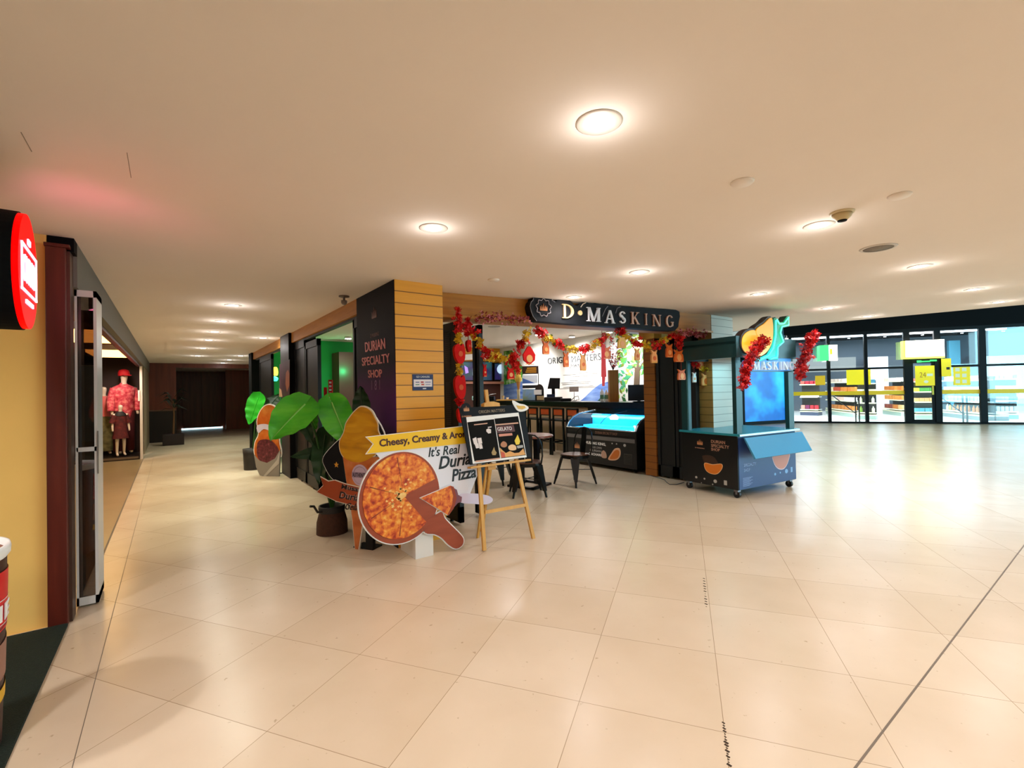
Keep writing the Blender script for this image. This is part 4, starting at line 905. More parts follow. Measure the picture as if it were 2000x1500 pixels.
# ---------------- cafe furniture
CB = mat('chair_black', '#0a0a0c', .35, .3); SEATW = ramp_mat('seat_wood', [(0, '#4a2a1a'), (1, '#7a4a30')], scale=2, stretch=(2, 14, 2), rough=.35)
def make_cafe_chair():
    t = thing('cafe_chair', 'x', 'chair')
    rr = []
    for i in range(28):
        a = 2*PI*i/28; k = (abs(math.cos(a))**3+abs(math.sin(a))**3)**(-1/3); rr.append((.19*k*math.cos(a), .19*k*math.sin(a)))
    MB().prismz(rr, .445, .46, SEATW).build('seat', t)
    MB().prismz(offs(rr, .006), .40, .444, CB).build('seat_frame', t)
    for sx in (-1, 1):
        for sy in (-1, 1):
            b = MB(); a = Vector((sx*.135, sy*.135, .42)); e = Vector((sx*.225, sy*.225, .0))
            n = Vector((sx, -sy, 0)).normalized()
            for w, s0, s1 in ((.075, 0, 0), ):
                m = a.lerp(e, .8)
                v = [a+n*.07, a-n*.07, m-n*.022, m+n*.022]; d = Vector((sx, sy, 0)).normalized()*.02
                b.add([p+d for p in v]+[p-d for p in v], [(0, 1, 2, 3), (7, 6, 5, 4), (0, 4, 5, 1), (1, 5, 6, 2), (2, 6, 7, 3), (3, 7, 4, 0)], CB)
                b.tube([m, e], [.017, .014], CB, 8)
            b.build('leg', t)
    # back hoop and centre slat on the +x side
    hoop = [(.165, -.17, .44), (.185, -.185, .55), (.205, -.175, .68), (.22, -.14, .78), (.23, -.08, .83), (.232, 0, .845), (.23, .08, .83), (.22, .14, .78), (.205, .175, .68), (.185, .185, .55), (.165, .17, .44)]
    MB().tube(hoop, .011, CB, 8).build('back_hoop', t)
    MB().add([(.175, -.05, .44), (.175, .05, .44), (.232, .045, .84), (.232, -.045, .84), (.183, -.05, .44), (.183, .05, .44), (.24, .045, .84), (.24, -.045, .84)], [(0, 1, 2, 3), (7, 6, 5, 4), (0, 4, 5, 1), (1, 5, 6, 2), (2, 6, 7, 3), (3, 7, 4, 0)], CB).build('back_slat', t)
    MB().tube([(-.17, -.17, .22), (.17, .17, .22)], .006, CB, 6).tube([(-.17, .17, .22), (.17, -.17, .22)], .006, CB, 6).build('brace', t)
    return t
ch = make_cafe_chair(); ch.location = (4.96, 5.20, 0); ch.rotation_euler = (0, 0, .06); ch['label'] = 'black metal cafe chair with brown seat facing the round table, nearest the freezer'; ch['group'] = 'black metal cafe chairs'
dup(ch, (3.98, 5.12, 0), -2.1, 'black metal cafe chair tucked under the round table behind the easel')
dup(ch, (4.10, 6.12, 0), 2.2, 'black metal cafe chair on the far left side of the round table')
t = thing('cafe_table', 'small round brown topped cafe table on a black steel frame', 'table', (4.36, 5.56, 0), .3)
MB().lathe([(0, .735), (.36, .735), (.37, .742), (.37, .758), (.36, .765), (0, .765)], ramp_mat('table_wood', [(0, '#6e3024'), (1, '#a05a44')], scale=2, stretch=(2, 12, 2), rough=.25), 40, smooth=False, cap=False).build('table_top', t)
MB().box(-.24, -.035, 0, -.17, .035, .735, CB).build('column', t); MB().box(.17, -.035, 0, .24, .035, .735, CB).build('column', t)
MB().box(-.24, -.24, 0, .24, -.18, .03, CB).box(-.24, .18, 0, .24, .24, .03, CB).box(-.24, -.24, 0, -.18, .24, .03, CB).box(.18, -.24, 0, .24, .24, .03, CB).build('base', t)
tt = thing('napkin_pack', 'small white napkin pack lying on the round cafe table', 'napkins', (4.13, 5.62, .765), .4)
MB().box(-.07, -.05, 0, .07, .05, .02, WPRINT, bev=.004).build('napkins', tt)
# bar stools
def make_stool():
    t = thing('bar_stool', 'x', 'stool')
    MB().box(-.18, -.17, .74, .18, .17, .775, CB, bev=.01).build('seat', t)
    MB().box(-.205, -.135, .875, -.19, .135, 1.01, mat('stool_orange_wood', '#b5481c', .3, noise=.25, nscale=6), bev=.003).build('backrest', t)
    for sx in (-1, 1):
        for sy in (-1, 1):
            top = (sx*.19, sy*.155, 1.03 if sx < 0 else .75); MB().bar((sx*.22, sy*.19, 0), top, .032, .032, CB).build('leg', t)
    MB().bar((-.21, -.17, .28), (-.21, .17, .28), .02, .02, CB).bar((.21, -.17, .28), (.21, .17, .28), .02, .02, CB).bar((-.21, -.17, .28), (.21, -.17, .28), .02, .02, CB).bar((-.21, .17, .28), (.21, .17, .28), .02, .02, CB).build('footrest', t)
    MB().bar((-.205, -.16, 1.02), (-.205, .16, 1.02), .03, .03, CB).bar((-.2, -.16, .87), (-.2, .16, .87), .02, .02, CB).build('back_frame', t)
    return t
st = make_stool()
for i, (y, lab) in enumerate(((7.08, 'nearest bar stool with orange wood back, beside the ice cream freezer'), (7.52, 'second bar stool with orange wood back from the freezer'), (7.96, 'third bar stool with orange wood back from the freezer'), (8.40, 'fourth bar stool with orange wood back from the freezer'), (8.84, 'bar stool with orange wood back farthest from the freezer, by the menu board'))):
    if i == 0: st.location = (6.98, y+.08, 0); st['label'] = lab; st['group'] = 'bar stools along the counter'
    else: dup(st, (6.98, y+.08, 0), 0, lab)
# counter
t = thing('bar_counter', 'long black topped bar counter behind the stools and freezer', 'counter', (7.32, 12.0, 0), -PI/2)
MB().box(0, 0, 1.03, 6.8, .62, 1.15, mat('counter_black', '#08080a', .3), bev=.006).build('worktop', t)
MB().box(0, .06, 0, 4.75, .58, 1.03, mat('beige_counter_front', '#b79c7c', .6)).build('front_panel', t)
MB().box(4.75, .02, 0, 6.8, .6, 1.03, CB).build('dark_end', t)
MB().box(4.70, -.012, 1.03, 6.8, 0, 1.15, mat('counter_edge_strip', '#1c1c20', .2)).build('edge_strip', t)
# ---------------- ice cream freezer
t = thing('ice_cream_freezer', 'black ice cream display freezer with blue lit curved glass top', 'freezer', (6.27, 6.80, 0), -PI/2)
W = 1.72; FB = mat('freezer_black', '#121216', .35)
prof = [(0, .07), (0, .70), (.06, .80), (.16, .88), (.34, .95), (.80, 1.0), (.84, .98), (.84, .07)]
MB().box(.02, .0, .07, W-.02, .84, .62, FB, bev=.01).box(.02, .0, .6, W-.02, .035, .70, FB).build('cabinet', t)
for (x0, x1) in ((0, .035), (W-.035, W)):
    vs = [(x0, p[0]-.01, p[1]+.01) for p in prof]+[(x1, p[0]-.01, p[1]+.01) for p in prof]; n = len(prof)
    MB().add(vs, [list(range(n)), list(range(2*n-1, n-1, -1))]+[((i+1) % n, i, i+n, (i+1) % n+n) for i in range(n)], mat('freezer_side', '#0c0c0f', .3)).build('side_panel', t)
vs = []; fs = []
gp_ = prof[1:6]
for p in gp_: vs += [(.036, p[0], p[1]), (W-.036, p[0], p[1])]
for i in range(len(gp_)-1): fs.append((2*i, 2*i+1, 2*i+3, 2*i+2))
MB().add(vs, fs, glass_mat('freezer_glass', '#d8f6ff', .05)).build('curved_glass', t)
MB().tube([(.036, p[0]-.003, p[1]+.003) for p in gp_], .012, mat('chrome_edge', '#b8c4cc', .2, .8), 6).tube([(W-.036, p[0]-.003, p[1]+.003) for p in gp_], .012, MATS['chrome_edge'], 6).tube([(.03, -.004, .705), (W-.03, -.004, .705)], .012, MATS['chrome_edge'], 6).tube([(W/2, p[0]-.002, p[1]+.002) for p in gp_[1:]], .005, FB, 6).build('glass_edge', t)
MB().box(.04, .70, .66, W-.04, .80, .93, mat('freezer_glow_back', '#60c8f0', .4, emit=(.0, .42, .9, 1), es=1.6)).box(.05, .66, .86, W-.05, .70, .90, mat('freezer_blue_lamp', '#80e0ff', .5, emit=(.12, .65, 1, 1), es=7)).build('lamp_housing', t)  # back wall itself made to glow cyan, besides the blue lamp strip
BLT = mat('tub_blue_glow', '#9adcf4', .3, emit=(.0, .5, .95, 1), es=1.3)  # tubs glow blue in place of light falling on them
for i in range(8): MB().box(.07+i*.2, .10, .62, .24+i*.2, .36, .70, BLT, bev=.01).box(.07+i*.2, .40, .62, .24+i*.2, .64, .73, BLT, bev=.01).build('ice_cream_tub', t)
MB().box(.02, -.006, .51, W-.02, .0, .575, mat('grey_band', '#6b6664', .4)).build('grey_band', t)
b = MB(); X0 = .0
b.text('DURIAN SPECIALTY SHOP', .78, .615, 1.30, .665, mat('muted_copper', '#8a6654', .5), 0, .002)
b.text('MUSANG KING,', .52, .405, 1.03, .465, WPRINT, 0, .002, bold=.03); b.text('OUR OWN', .68, .345, .93, .385, mat('greyish_print', '#a8a4a0', .5), 0, .002, bold=.01); b.text('DURIAN', .64, .285, .92, .325, MATS['greyish_print'], 0, .002, bold=.02); b.text('ORCHARD', .60, .215, .95, .260, WPRINT, 0, .002, bold=.03)
b.build('lettering', t)
b = MB(); crown(b, .30, .36, .13, COPPER, None, 0, .003); b.build('emblem', t)
MB().prism(smooth_closed([(1.08, .18), (1.16, .30), (1.24, .385), (1.34, .40), (1.37, .33), (1.34, .24), (1.24, .18)], 4), -.003, 0, mat('pale_fruit_rim', '#e3b08a', .5)).prism(smooth_closed([(1.12, .20), (1.19, .30), (1.26, .36), (1.33, .36), (1.34, .30), (1.30, .23), (1.22, .20)], 4), -.005, -.002, mat('orange_fruit', '#d1702a', .5)).build('fruit_picture', t)
MB().prism(smooth_closed([(.93, .20), (.92, .28), (.97, .33), (1.03, .29), (1.04, .20)], 3), -.003, 0, mat('peeled_fruit', '#c9a08a', .5)).build('small_fruit_picture', t)
MB().disc(1.46, .46, .028, .025, -.003, 0, mat('pale_mark', '#b9b6b2', .5), 12).disc(1.28, .47, .014, .012, -.003, 0, MATS['pale_mark'], 12).disc(1.18, .47, .014, .012, -.003, 0, MATS['pale_mark'], 12).build('award_marks', t)
b = MB().box(1.44, -.006, .14, 1.62, 0, .32, mat('vent_frame', '#3a3634', .5))
for i in range(6): b.box(1.455, -.010, .155+i*.026, 1.605, -.006, .168+i*.026, mat('vent_slat', '#15130f', .5))
b.build('vent_grille', t)
for x in (.12, W-.12):
    for y in (.1, .74): MB().tube([(x-.015, y, .036), (x+.015, y, .036)], .036, CB, 14).box(x-.02, y-.02, .05, x+.02, y+.02, .075, CB).build('castor', t)
t = thing('power_cable', 'thin dark power cable lying on the floor between freezer and kiosk cart', 'cable', (6.2, 5.05, 0), 0)
pts = [P(*p, .006) for p in ((1262, 926), (1275, 930), (1290, 934), (1298, 937), (1302, 942), (1308, 946), (1322, 946), (1336, 942))]
b = MB(); b.tube([(p[0]-6.2, p[1]-5.05, .006) for p in pts], .005, mat('cable_grey', '#2f3a44', .5), 6); o = b.build('cord', t)
# ---------------- mural on the rear wall
t = thing('mural_print', 'white wall mural reading ORIGIN MATTERS with blue hills and green leaves', 'mural', (8.942, 12.85, 0), -PI/2)
b = MB(); GR = mat('grey_lettering', '#3c3f44', .5); DG = mat('dark_grey_lettering', '#2e3134', .5)
textq(b, t, 'OR', (1070, 711.5), (1086.5, 710), (1069.5, 699.5), DG, 0, .004, .0); textq(b, t, 'IGIN', (1088, 710), (1111, 708.5), (1087.5, 697.5), DG, 0, .004, .02); textq(b, t, 'MATTERS', (1117, 708), (1174, 703), (1116, 695.5), GR, 0, .004, -.004)
textq(b, t, '产地为本', (1113, 719.5), (1141, 717), (1112.5, 711.5), GR, 0, .004, .0)
b.build('lettering', t)
b = MB(); LG = mat('fine_grey_print', '#9a9a9c', .5)
for (x0, x1, y) in ((1122, 1150, 728), (1100, 1170, 732), (1118, 1158, 735), (1113, 1130, 743), (1096, 1154, 747.5), (1098, 1150, 750.5), (1100, 1160, 756), (1090, 1165, 759)):
    s_ = -.06; b.prism(LL(t, [(x0, y), (x1, y+s_*(x1-x0)), (x1, y+s_*(x1-x0)+.8), (x0, y+.8)]), -.002, 0, LG)
b.build('fine_print_lines', t)
BLU = ramp_mat('blue_hill_print', [(.3, '#3f66b8'), (.7, '#8aa8dc')], scale=2, stretch=(1, 1, 5), rough=.5)
MB().prism(LL(t, [(1125, 790), (1142, 776), (1156, 762), (1172, 750), (1192, 744), (1215, 748), (1240, 760), (1240, 800), (1125, 800)]), -.003, 0, BLU).prism(LL(t, [(1160, 790), (1172, 778), (1190, 770), (1192, 800), (1160, 800)]), -.005, -.003, mat('dark_green_print', '#1d4a3e', .5)).build('hills_picture', t)
LEAFP = ramp_mat('leaf_print', [(.35, '#1f6a28'), (.5, '#5fae3a'), (.65, '#d8ecc0')], scale=5, detail=3, rough=.5)
MB().prism(LL(t, [(984, 686), (1000, 684), (1008, 700), (1020, 715), (1022, 745), (1012, 765), (984, 765)]), -.003, 0, LEAFP).prism(LL(t, [(984, 752), (1020, 745), (1022, 790), (984, 790)]), -.004, 0, BLU).build('leaves_picture', t)
# tree poster
tp_ = thing('tree_poster', 'tall poster of a green fruit tree between the two wooden posts', 'poster', (8.93, 8.6, 0), -PI/2)
b = MB().prism(LL(tp_, [(1204, 640), (1272, 640), (1272, 796), (1204, 796)]), 0, .01, ramp_mat('tree_poster_ground', [(.3, '#a8b0c8'), (.6, '#e4e6e2')], scale=2, rough=.5))
b.build('sheet', tp_)
b = MB(); random.seed(21); GS = [mat('leaf_dark_print', '#1d5a28', .5), mat('leaf_mid_print', '#4c9a3c', .5), mat('leaf_light_print', '#9cc85a', .5), mat('leaf_teal_print', '#3f9a6c', .5), mat('leaf_olive_print', '#6a7a20', .5)]
for i in range(150):
    x = random.uniform(1206, 1268); y = random.uniform(648, 750) if random.random() < .8 else random.uniform(740, 785)
    if y > 735 and x > 1225: continue
    c_ = L(tp_, x, y); s = random.uniform(.05, .13); a = random.uniform(0, PI)
    b.prism([(c_[0]+s*math.cos(a), c_[1]+s*math.sin(a)), (c_[0]-s*.45*math.sin(a), c_[1]+s*.45*math.cos(a)), (c_[0]-s*math.cos(a), c_[1]-s*math.sin(a)), (c_[0]+s*.45*math.sin(a), c_[1]-s*.45*math.cos(a))], -.002-random.random()*.004, 0, random.choice(GS))
b.build('leaves', tp_, kind='stuff')
MB().prism(LL(tp_, [(1238, 752), (1240, 720), (1232, 712), (1243, 718), (1247, 700), (1249, 718), (1258, 704), (1250, 724), (1249, 752)]), -.008, 0, mat('trunk_print', '#5a4a3a', .5)).build('trunk', tp_)
# wood columns on the counter
def onc(x, X=7.6, z=1.15):
    q = oX(x, 780, X); return (X, q[1], z)
def wh(x0, x1, y0, y1, loc):              # real width and height of a pixel span at this distance
    d = float(np.dot(np.array([loc[0], loc[1], 1.3])-CP, VF)); return (x1-x0)*d/FPX, (y1-y0)*d/FPX
HD = -.75                                  # items on the counter face the viewer
loc = onc(1198.5); w, h = wh(1190, 1208, 724, 786, loc)
t = thing('wooden_vase', 'tall square wooden vase with red blossom branches on the counter', 'vase', loc, HD+.2)
MB().box(-w/2, -.06, 0, w/2, .06, h, ramp_mat('vase_wood', [(0, '#a85c1e'), (1, '#cf8a3c')], scale=2, stretch=(8, 8, 1), rough=.5), bev=.004).build('vase', t)
RED = mat('red_blossom', '#d80c10', .5, noise=.35, nscale=30); YB = mat('yellow_blossom', '#e8bc20', .5, noise=.3, nscale=30); DRED = mat('crimson_blossom', '#8e1226', .55, noise=.3, nscale=30); PKB = mat('pink_blossom', '#d8808a', .55, noise=.3, nscale=30); TWIG = mat('twig_brown', '#4a1e14', .7); GLF = mat('garland_leaf', '#3f8a34', .5)
def blossom(b, p, s, m, rnd):
    ax = Vector((rnd.uniform(-1, 1), rnd.uniform(-1, 1), rnd.uniform(-1, 1))).normalized(); u = ax.orthogonal().normalized(); v = ax.cross(u)
    for k in range(5):
        a = 2*PI*k/5; d = u*math.cos(a)+v*math.sin(a); e = u*math.cos(a+.5)+v*math.sin(a+.5); f = u*math.cos(a-.5)+v*math.sin(a-.5)
        b.add([p, p+f*s*.7+ax*s*.25, p+d*s+ax*s*.35, p+e*s*.7+ax*s*.25], [(0, 1, 2, 3)], m)
rnd = random.Random(4)
b1 = MB(); b2 = MB()
for tipx, tipy in ((1180, 664), (1186, 690), (1192, 668), (1200, 660), (1207, 676), (1214, 684), (1217, 690)):
    dx, dz = wh(1198.5, tipx, tipy, 724, loc); base = Vector((0, 0, h)); tip = Vector((dx, rnd.uniform(-.08, .08), h+dz))
    b1.tube([base, base.lerp(tip, .5)+Vector((dx*.12, 0, .02)), tip], [.006, .004, .003], TWIG, 5)
    for i in range(26):
        q = base.lerp(tip, rnd.uniform(.12, 1.05)); blossom(b2, q+Vector((rnd.gauss(0, .02), rnd.gauss(0, .02), rnd.gauss(0, .02))), rnd.uniform(.018, .03), RED if rnd.random() < .75 else PKB, rnd)
b1.build('branches', t); b2.build('blossoms', t, kind='stuff')
# things on the counter
loc = onc(1248); w, h = wh(1228, 1269, 752, 786, loc)
t = thing('till_monitor', 'black square till monitor standing on the counter before the tree poster', 'monitor', loc, HD)
MB().box(-w/2, -.02, .03, w/2, .03, h, mat('monitor_back', '#17161a', .5), bev=.006).build('screen', t); MB().box(-.12, -.06, 0, .12, .08, .02, CB).box(-.03, 0, .01, .03, .03, .1, CB).build('foot', t)
loc = onc(1180); w, h = wh(1173, 1180, 762, 786, loc)
for k, (px, lab) in enumerate(((1176, 'white bottle on the counter left of the wooden vase'), (1184.5, 'small white bottle on the counter touching the wooden vase'))):
    l_ = onc(px); t = thing('white_bottle', lab, 'bottle', l_, 0, 'white bottles on the counter'); hh = .28 if k == 0 else .25
    MB().lathe([(0, 0), (.04, 0), (.042, .02), (.042, hh*.7), (.03, hh*.82), (.016, hh*.85), (.016, hh), (0, hh)], WPRINT, 16, cap=False).build('body', t); MB().lathe([(.043, .06), (.043, .15)], mat('green_label', '#6a9a7a', .5), 16, cap=False).build('label_band', t)
loc = onc(1121.5, 7.75); w, h = wh(1113, 1131, 760, 770, loc)
t = thing('white_card', 'small white card on a thin stand behind the counter machines', 'card', loc, HD); MB().box(-w/2, 0, .22, w/2, .01, .22+h, mat('pinkish_card', '#ecdcdc', .5)).build('card', t); MB().tube([(0, .005, 0), (0, .005, .23)], .006, CB, 6).box(-.05, -.04, 0, .05, .04, .012, CB).build('stand', t)
loc = onc(1081); w, h = wh(1068, 1093, 745, 785, loc)
t = thing('cash_register', 'black cash register with tilted touch screen on the counter', 'cash register', loc, HD)
MB().box(-w*.7, -.2, 0, w*.7, .2, .10, mat('register_black', '#0b0b0e', .4), bev=.01).build('cash_drawer', t)
MB().prism([(-w*.45, .30), (w*.5, .30), (w*.55, .56), (-w*.25, .57)], -.03, .0, mat('screen_glass', '#20242c', .2), side=CB).build('touch_screen', t)
MB().box(-.04, -.02, .1, .04, .06, .34, CB).box(-w*.5, -.10, .1, w*.1, .05, .17, mat('navy_printer', '#16284a', .4)).build('stand', t)
loc = onc(1106); t = thing('card_reader', 'low black card machines and cables right of the cash register', 'card machine', loc, HD)
MB().box(-.14, -.1, 0, .12, .1, .07, CB, bev=.02).build('base', t); MB().tube([(.12, 0, .02), (.2, 0, .1), (.28, 0, .12), (.3, 0, .03), (.22, 0, .02)], .008, CB, 6).build('cable', t)
loc = onc(1054); w, h = wh(1046, 1063, 750, 785, loc)
t = thing('speaker_stand', 'black round topped stand with white card left of the cash register', 'stand', loc, HD)
MB().box(-w/2, -.04, 0, w/2, .06, h*.55, CB).disc(0, h*.58, w/2, h*.36, -.0, .05, mat('round_dark_top', '#241a16', .4), 28).build('body', t); MB().box(-w*.62, -.06, h*.35, w*.25, -.045, h*.62, WPRINT).box(-w*.3, -.065, h*.05, w*.5, -.045, h*.28, mat('tan_label', '#b59a6a', .5)).build('card', t)
loc = onc(1037, 7.55); w, h = wh(1022, 1054, 717, 785, loc)
t = thing('price_stand', 'tall counter stand with brown yellow header and blue leaflets', 'display stand', loc, HD)
MB().box(w/2-.02, 0, 0, w/2, .03, h, CB).box(-w/2, 0, 0, w/2, .04, .02, CB).build('frame', t)
b = MB().box(-w/2, -.01, h*.77, w/2, .01, h, mat('brown_header', '#2c1408', .5)); 
for k in range(3): b.box(-w*.3+.02*k, -.014, h*(.81+.055*k), w*.36, -.01, h*(.845+.055*k), mat('amber_print', '#c88a1e', .5))
b.build('header', t)
MB().box(-w/2, -.01, h*.50, w/2-.03, .005, h*.74, mat('pale_blue_leaflet', '#dfe6f0', .5)).prism([(-w/2, h*.50), (w*.3, h*.50), (-w/2, h*.66)], -.013, -.01, mat('leaflet_blue', '#4a70b8', .5)).build('leaflet', t)
MB().box(-w/2, -.01, h*.36, w*.4, .005, h*.45, BPRINT).build('label_strip', t)
MB().box(-w/2, -.02, .02, w*.28, .0, h*.34, ramp_mat('leaflet_picture', [(.35, '#8fa050'), (.5, '#88a8c8'), (.8, '#6a98d8')], scale=4, rough=.5)).build('lower_leaflet', t)
loc = onc(1013, 7.5); w, h = wh(1004, 1021, 723, 785, loc)
t = thing('cone_model', 'giant waffle cone model with yellow ice cream on a white holder, on the counter', 'display model', loc, 0)
MB().lathe([(.04, 0), (.04, .22), (.05, .3)], mat('holder_cream', '#e8d8a8', .5), 16).build('holder', t); MB().lathe([(.012, .22), (.05, h*.55), (.065, h*.62)], mat('waffle_tan', '#cf8a40', .6, bump=.5, bscale=60), 18).build('cone', t)
MB().lathe([(.07, h*.60), (.10, h*.66), (.09, h*.72), (.07, h*.75), (.075, h*.79), (.05, h*.86), (.045, h*.9), (.02, h*.97), (.0, h)], mat('yellow_gelato', '#e6bc4a', .5), 18, cap=False).build('ice_cream', t)
loc = onc(997, 7.5); t = thing('serving_tray', 'long light wooden tray on the counter before the cone model', 'tray', loc, HD)
MB().box(-.38, -.09, 0, .34, .09, .035, mat('tray_wood', '#d9a54e', .5), bev=.005).build('tray', t)
for k, (px, lab) in enumerate(((982.5, 'small paper cup on the wooden tray at the counter'), (991, 'low white cup on the wooden tray at the counter'))):
    l_ = list(onc(px, 7.5)); l_[2] += .036; t = thing('paper_cup', lab, 'cup', l_, 0, 'cups on the wooden tray'); MB().lathe([(.03, 0), (.042, .1 if k == 0 else .05)], mat('kraft_cup', '#d8c090', .6) if k == 0 else WPRINT, 16).build('cup', t)
loc = onc(957, 7.5); t = thing('waffle_iron', 'chrome tipped black waffle iron on the left of the counter', 'appliance', loc, HD)
MB().box(-.16, -.12, 0, .14, .12, .12, CB, bev=.02).build('body', t); MB().tube([(-.1, -.12, .1), (.05, -.16, .17), (.2, -.14, .19)], .012, mat('chrome_handle', '#c8ccd0', .2, .9), 8).build('handle', t)
loc = onc(930, 7.5); t = thing('mint_box', 'small mint green box on the far left of the counter', 'box', loc, HD)
MB().box(-.12, -.06, .0, .12, .06, .13, mat('mint_card', '#a8dcd8', .5), bev=.02).box(-.09, -.062, .03, -.05, -.058, .08, mat('box_mark', '#3a6a6a', .5)).build('box', t)
# ---------------- menu screens on the brown wall
ts = thing('menu_screen', 'left menu screen glowing purple and green with a pale crystal shape', 'screen', (5.2, 12.86, 0), 0, 'menu screens over the rear counter')
def scr(root, x0, y0, x1, y1):
    MB().prism(LL(root, [(x0, y0), (x1, y0), (x1, y1), (x0, y1)]), -.03, .01, BLACK).prism(LL(root, [(x0+1.5, y0+1.5), (x1-1.5, y0+1.5), (x1-1.5, y1-1.5), (x0+1.5, y1-1.5)]), -.034, -.03, ramp_mat('screen_glow', [(.35, '#0a3a34'), (.5, '#23104a'), (.7, '#1a6a5a')], scale=1.1, rough=.3, emit=1.0)).build('screen', root)
scr(ts, 880, 706, 961, 744)
CRY = mat('crystal_glow', '#cfeaff', .4, emit='#bfe0ff', es=.8)
MB().prism(LL(ts, [(922, 720), (928, 723), (935, 731), (929, 737), (922, 733)]), -.04, -.034, CRY).prism(LL(ts, [(906, 714), (912, 718), (914, 728), (908, 730)]), -.04, -.034, mat('violet_glow', '#c8a8ff', .4, emit='#b890ff', es=.7)).build('picture', ts)
ts = thing('menu_screen', 'right menu screen glowing dark green with a white blob shape', 'screen', (5.2, 12.85, 0), 0, 'menu screens over the rear counter')
scr(ts, 964, 709, 983, 743)
MB().prism(smooth_closed(LL(ts, [(970, 718), (975, 712), (981, 714), (981, 727), (975, 730), (970, 725)]), 3), -.04, -.034, CRY).build('picture', ts)
t = thing('strip_sign', 'long white header strip above the menu screens', 'sign', (5.2, 12.87, 0), 0)
MB().prism(LL(t, [(880, 694), (952, 690), (952, 701), (880, 705)]), -.03, .0, mat('white_strip', '#e9e2da', .5, emit='#e9e2da', es=.3)).build('strip', t)
t = thing('wall_shelf', 'light wooden wall shelf under the menu screens', 'shelf', (5.2, 12.86, 0), 0)
MB().prism(LL(t, [(880, 745.5), (985, 745.5), (985, 750), (880, 750)]), -.2, .0, mat('shelf_rose_wood', '#a8705a', .5)).build('board', t)
# ceiling lamps inside the shop
SL = mat('shop_lamp', '#ffffff', .4, emit=(1, .95, .88, 1), es=40)
tl = thing('spotlight', 'x', 'ceiling light'); MB().lathe([(0, -.05), (.075, -.05), (.085, -.04), (.085, 0), (0, 0)], WHITE, 20, cap=False).build('housing', tl); MB().lathe([(0, -.056), (.07, -.056), (.07, -.05), (0, -.05)], SL, 20, cap=False).build('lens', tl)
spots = []
for k, (px, py, lab) in enumerate(((1051, 653, 'bright ceiling spot inside the shop left of the tag garland'), (1117, 657, 'ceiling spot inside the shop above the mural lettering'), (1190, 648, 'bright ceiling spot inside the shop above the wooden vase'), (680, 660, 'upper bright ceiling spot seen through the corridor opening'), (676, 673, 'lower bright ceiling spot seen through the corridor opening'))):
    q = P(px, py, 2.80)
    if k == 0: tl.location = (q[0], q[1], 2.83); tl['label'] = lab; tl['group'] = 'spotlights inside the durian shop'
    else: dup(tl, (q[0], q[1], 2.83), 0, lab)
    spots.append(q); spot(q[0], q[1], 2.76, 60, 150, NEUT, blend=1, rad=.06)
t = thing('ceiling_speaker', 'round grey grille in the shop ceiling behind the pink blossom branch', 'speaker', (0, 0, 0)); q = P(965, 638, 2.83); t.location = (q[0], q[1], 2.83)
MB().lathe([(0, -.006), (.13, -.006), (.14, 0), (0, 0)], mat('grey_grille', '#a8a098', .8), 28, cap=False).build('grille', t)
for (x, y, w_) in ((8.2, 8, 70), (8.2, 10.5, 60), (5, 7, 90), (4.5, 10, 80), (7, 11.5, 60)): spot(x, y, 2.78, w_*1.5, 155, NEUT, blend=1, rad=.1, name='shop_ceiling_beam')
spot(7.6, 10.8, 2.7, 230, 80, (1, .97, .92), blend=1, rad=.06, name='mural_fill_beam', aim=(8.95, 10.8, 1.9)); spot(8.1, 9.3, 2.7, 230, 80, (1, .97, .92), blend=1, rad=.06, name='mural_fill_beam', aim=(8.95, 9.0, 2.0)); spot(8.1, 7.4, 2.7, 230, 80, (1, .97, .92), blend=1, rad=.06, name='mural_fill_beam', aim=(8.95, 7.0, 2.0))  # spots without fittings, added to whiten the mural wall
# green neon light on the inner wall and its sign
q = oY(540, 712, 12.6)
t = thing('neon_sign', 'small yellow and teal neon durian sign glowing in the far corridor opening', 'sign', (1.95, 11.0, 0), -PI/2)
NY = mat('neon_yellow', '#ffd820', .4, emit=(1, .75, .05, 1), es=4); NT = mat('neon_teal', '#20ffd0', .4, emit=(.05, 1, .7, 1), es=4)
MB().prism(smooth_closed(LL(t, [(532, 728), (534, 720), (540, 717), (543, 724), (542, 733), (536, 733)]), 4), -.03, 0, NY).build('fruit', t)
MB().prism(smooth_closed(LL(t, [(530, 736), (536, 735), (543, 738), (541, 744), (533, 743)]), 4), -.03, 0, NT).build('leaf', t)
MB().box(.0, 0, 1.2, .9, .02, 2.1, BLACK).box(.0, 0, 0, .03, .02, 1.2, BLACK).box(.87, 0, 0, .9, .02, 1.2, BLACK).build('backing', t)
l = bpy.data.lights.new('green_neon_glow', 'POINT'); l.energy = 14; l.color = (.02, 1, .35); l.shadow_soft_size = .15; o = bpy.data.objects.new('green_neon_glow', l); COL.objects.link(o); o.location = (3.6, 12.2, 2.0)

t = thing('red_ornament', 'tall red new year ornament seen through the corridor opening before the green wall', 'decoration', tuple(oY(640, 790, 9.0)), -.4)
t.location.z = 0; q0 = oY(640, 790, 9.0)[2]; q1 = oY(640, 742, 9.0)[2]
MB().tube([(0, 0, 0), (0, 0, q0)], .02, BLACK, 8).lathe([(.12, 0), (.12, .02)], BLACK, 20).build('stand', t)
b = MB().box(-.06, -.03, q0, -.01, .03, q0+(q1-q0)*.7, RED).box(.02, -.03, q0, .09, .03, q1, RED)
for k in range(6): b.box(.035, -.035, q0+(q1-q0)*(.1+.15*k), .075, -.03, q0+(q1-q0)*(.18+.15*k), WPRINT)
b.build('tassel', t)
